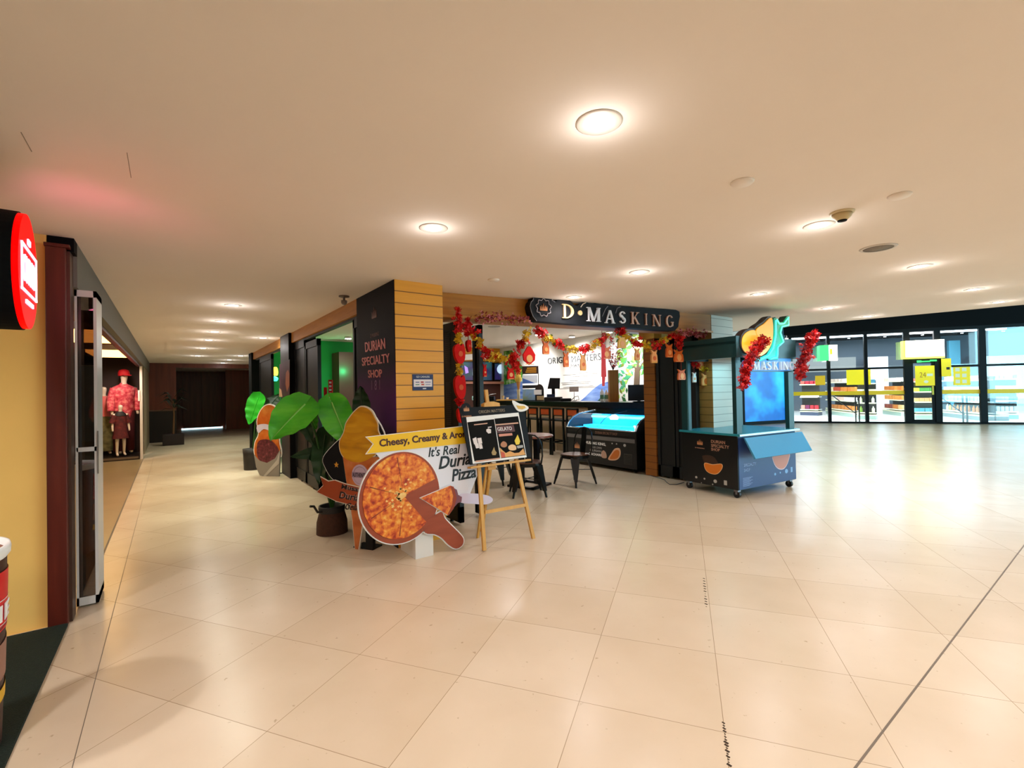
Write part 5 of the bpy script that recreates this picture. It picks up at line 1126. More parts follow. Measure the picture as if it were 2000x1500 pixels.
# ---------------- left shopfront: mat, round sign, bucket standee, glass door leaf
def grass():
    m = mat('artificial_grass', '#0c1f12', .95, noise=.5, nscale=60, bump=1.0, bscale=180); return m
t = thing('grass_mat', 'dark green artificial grass mat on the floor below the yellow wall', 'mat', (-.535, -2, 0))
MB().box(-3.2, 0, 0, 0, 6.11, .018, grass()).build('mat', t)
rs = thing('round_sign', 'round glowing red blade sign with white lettering on a black drum', 'sign', (-.50, 2.93, 2.01), PI/2+.05)
# local -y faces +X
REDL = mat('red_lightbox', '#a00000', .5, spec=.1, emit=(1, .0, .0, 1), es=1.6)
WL = mat('white_neon', '#ffffff', .4, emit=(1, .55, .85, 1), es=1.3)
r = .256
MB().disc(0, 0, r, r, .02, .34, BLACKM, 56).build('drum', rs)
MB().disc(0, 0, r-.006, r-.006, 0, .02, REDL, 56, side=REDL).build('red_face', rs)
b = MB(); b.box(-.19, -.006, .085, .19, 0, .095, WL).box(-.19, -.006, -.105, .19, 0, -.095, WL).box(-.19, -.006, -.105, -.182, 0, .095, WL).box(.182, -.006, -.105, .19, 0, .095, WL); b.build('frame_line', rs)
b = MB(); b.text('CURRY', -.155, -.06, .155, .055, WL, 0, .006, bold=.01); b.box(-.04, -.006, .115, .02, 0, .14, WL).box(-.09, -.006, -.15, .09, 0, -.132, WL); b.build('lettering', rs)
MB().tube([(-.05, .1, .28), (-.05, .1, .49)], .015, BLACK, 10).tube([(.05, .25, .28), (.05, .25, .49)], .015, BLACK, 10).build('hanger', rs)
MB().tube([(.20, .3, -.12), (.3, .22, -.13), (.6, .16, -.11), (1.15, .12, -.10)], .004, BLACK, 6).build('cable', rs)
l = bpy.data.lights.new('red_sign_glow', 'SPOT'); l.energy = 15; l.color = (1, .16, .34); l.spot_size = math.radians(110); l.spot_blend = 1; l.shadow_soft_size = .2
o = bpy.data.objects.new('red_sign_glow', l); COL.objects.link(o); o.location = (-.49, 2.95, 2.10); o.rotation_euler = Vector((.12, .8, .42)).to_track_quat('-Z', 'Y').to_euler()
# the bucket
t = thing('bucket_standee', 'red and brown paper bucket display with white rim at the left edge', 'display model', (-.815, 2.86, .018))
MB().lathe([(.235, 0), (.242, .25), (.250, .55), (.254, .78)], mat('dark_brown_print', '#3a1a14', .5), 48, smooth=True).build('bucket', t)
MB().lathe([(.254, .77), (.264, .785), (.266, .81), (.262, .825), (.252, .822), (.245, .80)], WPRINT, 48, cap=False).build('rim', t)
MB().lathe([(0, .80), (.247, .80)], mat('brown_sauce', '#7a3414', .4, bump=.5, bscale=20), 48, cap=False).build('filling', t)
def wrap(pts, rz_, a0):      # pts: (arc, z) -> on the bucket's side
    out = []
    for (s, z) in pts:
        rr = .236+.018*z/.78+rz_; a = a0+s/.25; out.append((rr*math.cos(a), rr*math.sin(a), z))
    return out
RP = mat('red_label_print', '#d8141c', .45)
for z0, z1, m_, rr in ((.46, .72, RP, .004), (.60, .604, PINKW, .006), (.50, .503, PINKW, .006)):
    vs = []; N_ = 30
    for i in range(N_+1):
        s = -.42+.74*i/N_; vs += wrap([(s, z0+(.05*(i/N_-.5) if m_ is RP else 0)), (s, z1)], rr, -.9)
    MB().add(vs, [(2*i, 2*i+2, 2*i+3, 2*i+1) for i in range(N_)], m_, smooth=True).build('red_label' if m_ is RP else 'white_rule', t)
vs, fs = glyphs('SIE', .02); xs = [v[0] for v in vs]; ys = [v[1] for v in vs]
vv = []
for v in vs:
    s = .06+(v[0]-min(xs))/(max(xs)-min(xs))*.22; z = .515+(v[1]-min(ys))/(max(ys)-min(ys))*.07; vv += wrap([(s, z)], .006+(.003 if v[2] > 0 else 0), -.9)
MB().add(vv, fs, WPRINT).build('lettering', t)
for (z, h, c, nm) in ((.40, .012, '#8a7a72', 'grey_stripe'), (.24, .10, '#9a6a58', 'food_picture'), (.10, .05, '#e0a818', 'yellow_swoosh')):
    vs = []
    for i in range(N_+1):
        s = -.42+.74*i/N_; w_ = .10*(i/N_); vs += wrap([(s, z+w_-(.05 if nm == 'food_picture' else 0)), (s, z+w_+h)], .004, -.9)
    MB().add(vs, [(2*i, 2*i+2, 2*i+3, 2*i+1) for i in range(N_)], mat(nm, c, .5), smooth=True).build(nm, t)
# glass door leaf
t = thing('glass_door_leaf', 'white framed glass door leaf folded open beside the mahogany column', 'door', (-.527, 4.39, .015), 0)
MB().box(0, 0, 0, .013, .32, 2.185, WHITEFR).box(.098, 0, 0, .115, .32, 2.185, WHITEFR).box(0, 0, 0, .115, .32, .055, WHITEFR).box(0, 0, 2.14, .115, .32, 2.185, WHITEFR).box(.005, 0, 1.06, .11, .02, 1.09, WHITEFR).build('frame', t)
MB().box(.013, .008, .055, .098, .014, 2.14, DOORGLASS).build('pane', t)
MB().box(.112, -.004, .9, .12, .01, 1.2, mat('steel_lock', '#9a968f', .3, .6)).build('lock_rail', t)
# far glass partitions of the clothes shop
for k, (y0, y1, lab) in enumerate(((13.86, 13.95, 'white framed glass door of the clothes shop beside the mannequins'),)):
    t = thing('shop_glass_door', lab, 'door', (-.56, y0, 0), 0)
    MB().box(0, 0, 0, .05, .09, 2.16, WHITEFR).build('frame', t); MB().box(.015, .09, .05, .03, .75, 2.1, DOORGLASS).build('pane', t)
    MB().box(-.03, -.02, 1.35, .0, .0, 1.6, WPRINT).build('notice', t)
# orange lit ceiling panels in the clothes shop
OL = mat('amber_lamp_panel', '#ffd070', .5, emit=(1, .52, .12, 1), es=7)
cl = thing('ceiling_lamp_panel', 'amber ceiling light panel over the mannequins in the left clothes shop', 'ceiling light', (-.98, 12.4, 2.30))
MB().box(-.28, -.7, 0, .28, .7, .05, OL).build('panel', cl); MB().box(-.31, -.73, .05, .31, .73, .15, WHITEFR).build('housing', cl)
q = dup(cl, (-1.0, 9.0, 2.30), 0, 'second amber ceiling light panel in the left clothes shop, nearer the door leaf', 'amber light panels in the clothes shop'); cl['group'] = 'amber light panels in the clothes shop'
for y in (6.5, 9.0, 12.4): area(-1.05, y, 2.27, .5, 1.3, 13, (1, .66, .32), name='amber_panel_light')
area(-3, 10, 2.35, 3, 6, 8, (1, .5, .4), name='clothes_shop_light')
# platform and mannequins
t = thing('display_platform', 'low dark platform under the mannequins in the clothes shop', 'platform', (-1.05, 14.35, 0))
MB().box(-.9, -.5, .0, .48, .5, .08, mat('platform_dark', '#1a1210', .4)).box(-.88, -.505, .03, .46, -.5, .075, mat('platform_edge', '#6a5a4a', .4)).build('platform', t)
SKIN = mat('mannequin_white', '#dccbb8', .4)
def skinned(name, verts, edges, radii, m, parent, sub=1, root=0):
    me = bpy.data.meshes.new(name); me.from_pydata(verts, edges, []); o = bpy.data.objects.new(name, me); COL.objects.link(o)
    md = o.modifiers.new('skin', 'SKIN'); 
    for i, r_ in enumerate(radii):
        rr = r_ if isinstance(r_, tuple) else (r_, r_); me.skin_vertices[0].data[i].radius = rr
    me.skin_vertices[0].data[root].use_root = True
    s = o.modifiers.new('sub', 'SUBSURF'); s.levels = sub; s.render_levels = sub
    dg = bpy.context.evaluated_depsgraph_get(); m2 = bpy.data.meshes.new_from_object(o.evaluated_get(dg)); bpy.data.objects.remove(o)
    m2.materials.clear(); m2.materials.append(m)
    for p in m2.polygons: p.use_smooth = True; p.material_index = 0
    o = bpy.data.objects.new(name, m2); COL.objects.link(o); o.parent = parent; return o
def mannequin(label, loc, rz, H, top_m, low_m, kind, cap=None, pose=0):
    t = thing('mannequin', label, 'mannequin', loc, rz, 'mannequins in the clothes shop')
    k = H/1.8
    V = [(0, 0, .98), (0, 0, 1.18), (0, -.01, 1.38), (0, 0, 1.50), (0, -.01, 1.58), (0, -.02, 1.68), (0, -.02, 1.76)]
    R_ = [.12, (.13, .09), (.15, .10), .055, .05, (.072, .09), (.06, .075)]
    E_ = [(0, 1), (1, 2), (2, 3), (3, 4), (4, 5), (5, 6)]
    def add(v, r_, fr): V.append(v); R_.append(r_); E_.append((fr, len(V)-1)); return len(V)-1
    for s in (-1, 1):
        a = add((s*.17, 0, 1.42), .055, 2); b_ = add((s*.22, 0, 1.18), .042, a); c = add((s*.235, -.04, .96), .033, b_); add((s*.235, -.06, .86), .026, c)
        a = add((s*.09, 0, .90), .085, 0); b_ = add((s*.10, -.01, .52), .058, a); c = add((s*.10, 0, .12), .038, b_); add((s*.11, -.09, .04), .035, c)
    V = [(x*k, y*k, z*k) for x, y, z in V]; R_ = [tuple(q*k for q in r_) if isinstance(r_, tuple) else r_*k for r_ in R_]
    skinned('body', V, E_, R_, SKIN, t)
    def tubes(name, segs, m):
        b = MB()
        for pts, rr in segs: b.tube([(x*k, y*k, z*k) for x, y, z in pts], [q*k for q in rr], m, 14)
        b.build(name, t)
    if kind == 'man':
        b = MB().lathe([(.16*k, .80*k), (.185*k, .95*k), (.19*k, 1.2*k), (.215*k, 1.38*k), (.19*k, 1.46*k), (.075*k, 1.52*k), (.06*k, 1.55*k)], top_m, 24, X=Matrix.Scale(.68, 4, (0, 1, 0)))
        for s in (-1, 1): b.tube([(s*.17*k, 0, 1.43*k), (s*.24*k, 0, 1.18*k), (s*.25*k, -.04*k, .95*k)], [.075*k, .07*k, .06*k], top_m, 14)
        b.build('shirt', t); tubes('trousers', [([(s*.09, 0, .95), (s*.10, 0, .5), (s*.105, 0, .09)], [.105, .095, .085]) for s in (-1, 1)], low_m)
    elif kind == 'child':
        b = MB().lathe([(.23*k, .62*k), (.2*k, .80*k), (.165*k, 1.05*k), (.17*k, 1.3*k), (.17*k, 1.40*k), (.08*k, 1.5*k)], top_m, 24, X=Matrix.Scale(.75, 4, (0, 1, 0)))
        for s in (-1, 1): b.tube([(s*.15*k, 0, 1.40*k), (s*.24*k, 0, 1.14*k)], [.08*k, .085*k], top_m, 12)
        b.build('dress', t)
        MB().lathe([(.18*k, 1.38*k), (.15*k, 1.46*k), (.075*k, 1.53*k)], low_m, 20, X=Matrix.Scale(.78, 4, (0, 1, 0))).build('collar', t)
    else:
        b = MB().lathe([(.16*k, .92*k), (.16*k, 1.1*k), (.18*k, 1.32*k), (.16*k, 1.44*k), (.07*k, 1.52*k)], top_m, 24, X=Matrix.Scale(.7, 4, (0, 1, 0)))
        for s in (-1, 1): b.tube([(s*.15*k, 0, 1.42*k), (s*.23*k, 0, 1.15*k), (s*.24*k, -.03*k, .98*k)], [.07*k, .065*k, .06*k], top_m, 12)
        b.build('blouse', t); MB().lathe([(.19*k, .12*k), (.20*k, .5*k), (.19*k, .85*k), (.15*k, 1.0*k)], low_m, 20, X=Matrix.Scale(.75, 4, (0, 1, 0))).build('sarong', t)
    if cap:
        MB().lathe([(.10*k, 1.70*k), (.105*k, 1.76*k), (.085*k, 1.82*k), (.03*k, 1.845*k), (0, 1.847*k)], cap, 20, cap=False, X=Matrix.Translation((0, -.015*k, 0))).box(-.07*k, -.17*k, 1.705*k, .07*k, -.07*k, 1.72*k, cap).build('cap', t)
    return t
FLO = ramp_mat('pink_floral_cloth', [(.3, '#a81c2c'), (.5, '#d04a58'), (.65, '#e88a80'), (.8, '#c83a4a')], scale=14, rough=.8)
FLOD = ramp_mat('maroon_floral_cloth', [(.3, '#3a0c0c'), (.6, '#5c1616'), (.8, '#7a3020')], scale=14, rough=.8)
mannequin('adult mannequin in a red cap and pink floral shirt in the clothes shop', (-.88, 14.42, .08), .5, 1.98, FLO, mat('deep_red_cloth', '#4a0a10', .8), 'man', mat('red_cap', '#c01018', .7))
mannequin('child mannequin in a dark maroon dress before the taller red one', (-.92, 14.02, .08), .45, 1.22, FLOD, mat('black_collar', '#0a080a', .7), 'child')
mannequin('mannequin in a salmon blouse and olive sarong, half hidden by the door leaf', (-1.26, 14.6, .08), .4, 1.66, mat('salmon_cloth', '#c8605c', .8), ramp_mat('olive_cloth', [(.3, '#3a3a1a'), (.7, '#7a7040')], scale=9, rough=.8), 'woman')
l = spot(-.9, 13.3, 2.4, 110, 90, (1, .85, .75), blend=1, rad=.1, name='display_beam', aim=(-.95, 14.4, 1.0))
# corridor end planter and palm
t = thing('corridor_planter', 'dark planter box with a dim palm by the brown doors', 'plant', (.08, 17.3, 0))
MB().box(-.26, -.26, 0, .26, .26, .32, mat('planter_dark', '#1c0a0c', .5), bev=.01).build('planter', t)
MB().tube([(0, 0, .3), (.02, 0, .9), (0, 0, 1.3)], [.03, .022, .018], mat('palm_stem', '#6a4a2a', .7), 8).build('stem', t)
b = MB(); rnd = random.Random(8)
for i in range(26):
    a = rnd.uniform(0, 2*PI); Ln = rnd.uniform(.3, .55); z0 = rnd.uniform(1.0, 1.5); u = Vector((math.cos(a), math.sin(a), 0)); n = Vector((-u.y, u.x, 0)); up = rnd.uniform(.1, .7)
    p0 = Vector((0, 0, z0)); p1 = p0+u*Ln*.5+Vector((0, 0, up*Ln)); p2 = p0+u*Ln+Vector((0, 0, up*Ln-.25*Ln))
    b.add([p0, p1+n*.035, p2, p1-n*.035], [(0, 1, 2, 3)], mat('palm_dark_green', '#16240f', .6))
b.build('foliage', t, kind='stuff')

# ---------------- big leafed plants by the pillar
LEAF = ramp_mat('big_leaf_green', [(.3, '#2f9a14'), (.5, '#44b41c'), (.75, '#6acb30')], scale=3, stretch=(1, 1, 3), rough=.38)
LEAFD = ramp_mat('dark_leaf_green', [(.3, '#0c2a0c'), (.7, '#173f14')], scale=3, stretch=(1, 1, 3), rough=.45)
VEIN = mat('leaf_vein', '#8fce5a', .5)
def big_leaf(parent, base, tip, width, m, bend=.15, nrm=None, name='leaf', stem=None, asym=0.):
    """heart shaped blade from base to tip, cupped and drooping, facing nrm"""
    base = Vector(base); tip = Vector(tip); d = tip-base; Ln = d.length; d.normalize()
    nrm = Vector(nrm or (-.59, -.8, .15)).normalized(); s = d.cross(nrm).normalized(); nn = s.cross(d).normalized()
    NU, NV = 16, 8; vs = []; fs = []
    for i in range(NU+1):
        u = i/NU; w = width*.5*(math.sin(PI*min(1, u**.62*1.0))**.75)*(1 if u < .97 else .4)+.002
        for j in range(NV+1):
            v = -1+2*j/NV
            p = base+d*(Ln*u-(.10*Ln*abs(v)**1.5*(1-u)*2 if u < .35 else 0))+s*w*(v+asym*(1-v*v))+nn*(-bend*Ln*(u**2)*.5+.10*width*abs(v)**1.6+.012*math.sin(u*26)*abs(v))
            vs.append(p)
    for i in range(NU):
        for j in range(NV):
            a = i*(NV+1)+j; fs.append((a, a+1, a+NV+2, a+NV+1))
    b = MB(); b.add(vs, fs, m, smooth=True); b.add([v-nn*.003 for v in vs], [f[::-1] for f in fs], m, smooth=True)
    rb = [vs[i*(NV+1)+NV//2]+nn*.004 for i in range(NU)]; b.tube(rb, [.007*(1-i/NU)+.002 for i in range(NU)], VEIN if m is LEAF else m, 5)
    o = b.build(name, parent)
    if stem is not None:
        sb = MB().tube([Vector(stem), Vector(stem).lerp(base, .6)+Vector((0, 0, .12)), base], [.014, .010, .007], mat('leaf_stalk', '#2c5a1c', .5), 8); sb.build('stalk', parent)
    return o
pl = thing('potted_plant', 'tall plant with huge heart shaped green leaves in a brown woven pot', 'plant', (1.355, 5.07, 0))
def pp(x, y, Y): q = oY(x, y, Y); return (q[0]-1.355, q[1]-5.07, q[2])
POT = mat('woven_pot_brown', '#4a2a16', .8, noise=.4, nscale=30, bump=.8, bscale=70)
MB().lathe([(.155, 0), (.15, .12), (.125, .22), (.12, .225), (.11, .20)], POT, 28).build('pot', pl)
MB().lathe([(.12, .18), (.132, .26), (.128, .285), (.112, .28), (.10, .22)], mat('pot_liner_dark', '#2a2622', .6), 28).tube([(-.10, -.05, .24), (-.16, -.07, .25), (-.2, -.1, .32), (-.24, -.12, .33)], .012, mat('pot_liner_dark', '#2a2622'), 8).build('liner', pl)
st_ = (0, 0, .24)
big_leaf(pl, pp(596, 790, 4.75), pp(526, 856, 4.65), .36, LEAF, .25, stem=st_)
big_leaf(pl, pp(648, 786, 4.7), pp(682, 872, 4.55), .30, LEAF, .2, nrm=(-.45, -.85, .2), stem=st_)
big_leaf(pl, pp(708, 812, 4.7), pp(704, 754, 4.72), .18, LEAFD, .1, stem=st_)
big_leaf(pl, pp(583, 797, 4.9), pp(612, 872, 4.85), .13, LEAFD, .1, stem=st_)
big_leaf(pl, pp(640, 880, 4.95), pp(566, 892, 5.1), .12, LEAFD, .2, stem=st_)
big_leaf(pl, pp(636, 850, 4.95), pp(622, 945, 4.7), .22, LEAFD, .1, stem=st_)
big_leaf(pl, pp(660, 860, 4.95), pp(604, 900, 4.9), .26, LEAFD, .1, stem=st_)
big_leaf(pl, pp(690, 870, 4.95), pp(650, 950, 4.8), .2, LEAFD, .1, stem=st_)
big_leaf(pl, pp(600, 800, 4.98), pp(618, 838, 4.95), .14, LEAF, .1, stem=st_)
pl2 = thing('potted_plant', 'farther plant with one bright green leaf beside the snack cup standee', 'plant', (1.30, 10.35, 0))
MB().lathe([(.16, 0), (.17, .3), (.18, .4), (.15, .4)], mat('dark_planter', '#201c1a', .6), 24).build('pot', pl2)
def p2(x, y, Y=10.2): q = oY(x, y, Y); return (q[0]-1.30, q[1]-10.35, q[2])
LEAFB = ramp_mat('bright_leaf_green', [(.3, '#1c9a1c'), (.7, '#35c030')], scale=3, stretch=(1, 1, 3), rough=.4)
big_leaf(pl2, p2(505, 776), p2(486, 829), .34, LEAFB, .1, stem=(0, 0, .4))
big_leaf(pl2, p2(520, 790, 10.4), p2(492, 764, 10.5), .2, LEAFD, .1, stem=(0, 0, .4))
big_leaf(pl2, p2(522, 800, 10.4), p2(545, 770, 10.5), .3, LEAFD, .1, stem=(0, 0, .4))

# ---------------- teal kiosk cart
ca = math.radians(-6)
ct = thing('kiosk_cart', 'dark teal kiosk cart on castors with open counter and posts', 'kiosk', (5.83, 3.13, 0), ca)
TEAL = mat('dark_teal_paint', '#123c40', .35); TEALB = mat('teal_counter', '#2e8ea0', .25); CART = mat('cart_black', '#0c0b0e', .35); NAVY = mat('navy_panel', '#23407a', .4)
CW, CD_, CT = 1.30, .86, .83
MB().box(0, 0, .11, CW, CD_, CT-.03, CART).box(-.002, 0, .11, 0, CD_, CT-.04, CART).build('cabinet', ct)
MB().box(.012, -.006, .115, CW, .0, CT-.04, NAVY).build('front_panel', ct)
MB().box(-.03, -.05, CT-.03, CW+.03, CD_+.03, CT, TEALB, bev=.004).build('counter_top', ct)
MB().box(-.03, -.058, CT-.028, CW+.03, -.05, CT-.004, mat('steel_edge', '#c8d6e0', .25, .5)).build('edge_strip', ct)
# flap hanging at the front
f = MB(); f.add([(.05, -.07, CT-.05), (CW+.06, -.07, CT-.05), (CW+.08, -.19, CT-.30), (.08, -.19, CT-.30), (.05, -.05, CT-.05), (CW+.06, -.05, CT-.05), (CW+.08, -.17, CT-.31), (.08, -.17, CT-.31)],
      [(0, 1, 2, 3), (7, 6, 5, 4), (0, 4, 5, 1), (1, 5, 6, 2), (2, 6, 7, 3), (3, 7, 4, 0)][:], mat('light_blue_flap', '#3f96c4', .4)); f.build('flap', ct)
HT = 2.08
for (x0, y0, w_, d_) in ((0, 0, .10, .055), (0, CD_-.12, .06, .12), (CW-.12, 0, .12, .055), (CW-.14, CD_-.08, .14, .06)):
    b = MB().box(x0, y0, CT, x0+w_, y0+d_, HT, TEAL); b.build('post', ct)
MB().box(.0, CD_-.115, CT, .062, CD_-.10, HT-.1, mat('pale_teal_edge', '#6ab8c8', .3)).build('edge_light', ct)
MB().box(-.02, -.02, HT-.27, .05, CD_+.02, HT, TEAL).box(CW-.03, -.02, HT-.27, CW+.03, CD_+.02, HT, TEAL).box(-.02, CD_-.04, HT-.27, CW+.03, CD_+.02, HT, TEAL).box(-.02, -.02, HT-.1, CW+.03, CD_+.02, HT-.06, TEAL).box(-.02, -.03, HT-.27, CW+.03, .02, HT, TEAL).build('canopy', ct)
CBL = mat('castor_black', '#0d0d10', .5)
for (x, y) in ((.06, .06), (CW-.06, .06), (.06, CD_-.06), (CW-.06, CD_-.06)):
    MB().tube([(x-.018, y, .045), (x+.018, y, .045)], .045, CBL, 16).box(x-.03, y-.03, .08, x+.03, y+.03, .112, mat('castor_plate', '#8a8a90', .4, .6)).box(x-.024, y-.012, .045, x-.02, y+.012, .09, MATS['castor_plate']).build('castor', ct)
# side graphics (faces -X)
XS = Matrix.Translation((-.003, CD_, 0)) @ Matrix.Rotation(-PI/2, 4, 'Z')
def Ls(x, y):                              # pixel -> (u, z) on the cart's left side
    Mi = (Matrix.LocRotScale(ct.location, ct.rotation_euler, None) @ XS).inverted(); o = Mi @ Vector(CP); d = Mi.to_3x3() @ Vector(ray(x, y)); q = o+d*(-o.y/d.y); return (q.x, q.z)
CPR = mat('copper_lettering', '#b98a72', .4, emit='#b98a72', es=.05)
b = MB()
for (x, y, r_) in ((1360, 932, .018), (1376, 935, .014), (1397, 940, .026), (1370, 943, .008), (1392, 946, .01)): q = Ls(x, y); b.disc(q[0], q[1], r_, r_*.9, -.002, 0, mat('award_grey', '#b8b4ae', .5), 12, X=XS)
q = Ls(1417, 943); b.box(q[0]-.022, -.002, q[1]-.03, q[0]+.022, 0, q[1]+.03, MATS['award_grey'], XS); a_ = Ls(1389, 865); b.text('DURIAN', a_[0], a_[1], Ls(1416, 862)[0], Ls(1389, 859)[1], CPR, 0, .002, X=XS, bold=.01)
b.text('SPECIALTY', Ls(1389, 872)[0], Ls(1389, 873)[1], Ls(1424, 872)[0], Ls(1389, 867)[1], CPR, 0, .002, X=XS, bold=.01)
b.text('SHOP', Ls(1389, 880)[0], Ls(1389, 880)[1], Ls(1406, 880)[0], Ls(1389, 874.5)[1], CPR, 0, .002, X=XS, bold=.01)
b.text('D MASKING', Ls(1358, 875)[0], Ls(1358, 875)[1], Ls(1376, 875)[0], Ls(1358, 873)[1], CPR, 0, .002, X=XS); b.build('lettering', ct)
b = MB(); c_ = Ls(1367, 864); crown(b, c_[0], c_[1], .085, COPPER, None, 0, .002, X=XS); b.build('emblem', ct)
b = MB(); sh = [Ls(*p) for p in ((1372, 890), (1385, 889), (1397, 895), (1402, 910), (1380, 908), (1374, 898))]; b.prism(smooth_closed(sh, 4), -.002, 0, mat('husk_dark', '#3a2418', .5), XS)
sh = [Ls(*p) for p in ((1377, 905), (1392, 908), (1409, 907), (1409, 916), (1400, 925), (1388, 924), (1379, 917))]
b.prism(offs(smooth_closed(sh, 4), .008), -.0035, -.001, mat('rind_pale', '#f0c08a', .5), XS).prism(smooth_closed(sh, 4), -.005, -.003, mat('flesh_orange', '#e07a1c', .45), XS); b.build('fruit_picture', ct)
# front graphics
def Lf(x, y): return L(ct, x, y)
b = MB()
for (x, y, r_) in ((1513, 926, .02), (1523, 923, .014), (1535, 920, .035)): q = Lf(x, y); b.disc(q[0], q[1], r_, r_*.9, -.008, -.006, mat('award_blue', '#8ab8e8', .5), 12)
q = Lf(1545, 917); b.box(q[0]-.022, -.008, q[1]-.035, q[0]+.022, -.006, q[1]+.035, MATS['award_blue']); LBL = mat('pale_blue_lettering', '#8fa8d8', .5)
b.text('SPECIALTY', Lf(1452, 911)[0], Lf(1452, 912)[1], Lf(1476, 907)[0], Lf(1452, 906)[1], LBL, -.006, .002, bold=.01); b.text('SHOP', Lf(1452, 922)[0], Lf(1452, 922)[1], Lf(1464, 920)[0], Lf(1452, 916)[1], LBL, -.006, .002, bold=.01)
for k in range(9): b.box(Lf(1450, 934)[0], -.0075, Lf(1450, 934+k*2)[1]-.004, Lf(1450+19-(k % 3)*3, 934)[0], -.006, Lf(1450, 934+k*2)[1], LBL)
b.build('lettering', ct)
sh = [Lf(*p) for p in ((1510, 886), (1539, 882), (1538, 900), (1530, 914), (1519, 914), (1511, 903))]
MB().prism(offs(smooth_closed(sh, 4), .012), -.008, -.006, mat('rind_lilac', '#e0d0e0', .5)).prism(smooth_closed(sh, 4), -.010, -.007, mat('flesh_salmon', '#e09a8a', .5)).build('fruit_picture', ct)
# neon durian sign fixed on the front of the canopy
ns = thing('neon_durian_sign', 'glowing yellow and green neon durian sign with MASKING letters on the cart', 'sign', (ct.location.x+.05*math.sin(ca), ct.location.y-.05, 0), ca)
def N2(pts, s=5): return smooth_closed(LL(ns, pts), s)
NYE = ramp_mat('neon_yellow_panel', [(.0, '#ffd890'), (.3, '#ffc030'), (.6, '#f4ac00'), (1, '#e09a00')], kind='gradient', rough=.4, emit=.55)
nt = NYE.node_tree; mp = [n for n in nt.nodes if n.type == 'MAPPING'][0]; zl = L(ns, 1480, 697)[1]; zh = L(ns, 1508, 622)[1]; mp.inputs['Scale'].default_value = (1, 1, 1/(zh-zl)); mp.inputs['Location'].default_value = (0, 0, -zl/(zh-zl))
ED = mat('sign_edge_brown', '#3a2c28', .5)
lob1 = N2([(1450, 678), (1450, 662), (1455, 652), (1464, 646), (1473, 645), (1479, 652), (1482, 666), (1478, 690), (1466, 692), (1456, 688)])
lob2 = N2([(1476, 648), (1480, 640), (1492, 632), (1501, 623), (1507, 622), (1509, 640), (1508, 662), (1503, 678), (1494, 690), (1482, 696), (1472, 694), (1468, 688), (1480, 668)])
def shift(p, dx, dz): return [(a+dx, b_+dz) for a, b_ in p]
MB().prism(shift(offs(lob1, .012), -.012, .012), .005, .10, ED).prism(shift(offs(lob2, .012), -.012, .012), .005, .10, ED).build('edge', ns)
MB().prism(lob1, -.004, .09, NYE).prism(lob2, -.008, .09, NYE).build('yellow_fruit', ns)
TE1 = ramp_mat('neon_teal_panel', [(0, '#18b8b0'), (.5, '#0f9a80'), (1, '#0c6a48')], kind='gradient', rough=.4, emit=.6)
mp = [n for n in TE1.node_tree.nodes if n.type == 'MAPPING'][0]; mp.inputs['Scale'].default_value = (1, 1, 1/(zh-zl)); mp.inputs['Location'].default_value = (0, 0, -zl/(zh-zl))
stem = LL(ns, [(1466, 696), (1482, 700), (1498, 692), (1506, 678), (1511, 655), (1511, 622), (1516, 620), (1521, 630), (1530, 629), (1537, 618), (1541, 617), (1541, 637), (1528, 640), (1526, 652), (1530, 668), (1519, 677), (1520, 702), (1503, 703), (1500, 700), (1484, 706), (1468, 701)])
MB().prism(offs(stem, .006), .012, .10, mat('dark_green_edge', '#0a3a2a', .5)).prism(stem, .0, .09, TE1).build('green_stem', ns)
NTU = mat('neon_tube_green', '#40ffb0', .4, emit=(.08, 1, .5, 1), es=3.0); NTB = mat('neon_tube_cyan', '#40f0ff', .4, emit=(.05, .95, 1, 1), es=3.0)
MB().tube([(p[0], -.012, p[1]) for p in LL(ns, [(1516, 624), (1521, 633), (1530, 632), (1539, 620), (1539, 635), (1526, 638), (1523, 650), (1529, 668), (1521, 674)])], .008, NTU, 6).tube([(p[0], -.012, p[1]) for p in LL(ns, [(1514, 626), (1514, 655), (1509, 680), (1500, 694), (1484, 702), (1468, 699)])], .007, NTB, 6).tube([(p[0], -.012, p[1]) for p in LL(ns, [(1529, 668), (1518, 678), (1517, 697), (1504, 701)])], .007, NTB, 6).build('neon_tube', ns)
bp_ = LL(ns, [(1458, 704), (1472, 700), (1525, 662), (1545, 664), (1549, 700), (1548, 724), (1458, 724)])
MB().prism(bp_, .03, .06, mat('blue_back_plate', '#5aa0e0', .4, emit='#3f90e8', es=.5)).build('back_plate', ns)
SILV2 = mat('silver_channel_letters', '#dfe6ee', .3, emit='#dfe6ee', es=.15)
xs_ = [1468, 1483.5, 1495, 1507, 1519.5, 1526, 1539]; we = [12, 9.5, 8, 9, 4.5, 10, 9]
for ch, x, w_ in zip('MASKING', xs_, we):
    a_ = L(ns, x, 722.5); c_ = L(ns, x+w_, 706.5); b = MB(); serif(b, ch, a_[0], a_[1], c_[0], c_[1], SILV2, .0, .03); b.build('letter', ns)
a_ = L(ns, 1458, 724); MB().box(a_[0], .0, a_[1]-.012, L(ns, 1549, 724)[0], .03, a_[1], TEAL).build('rail', ns)
area(6.4, 3.5, HT-.3, 1.0, .5, 5, (.35, .85, 1), name='cart_canopy_lamp')

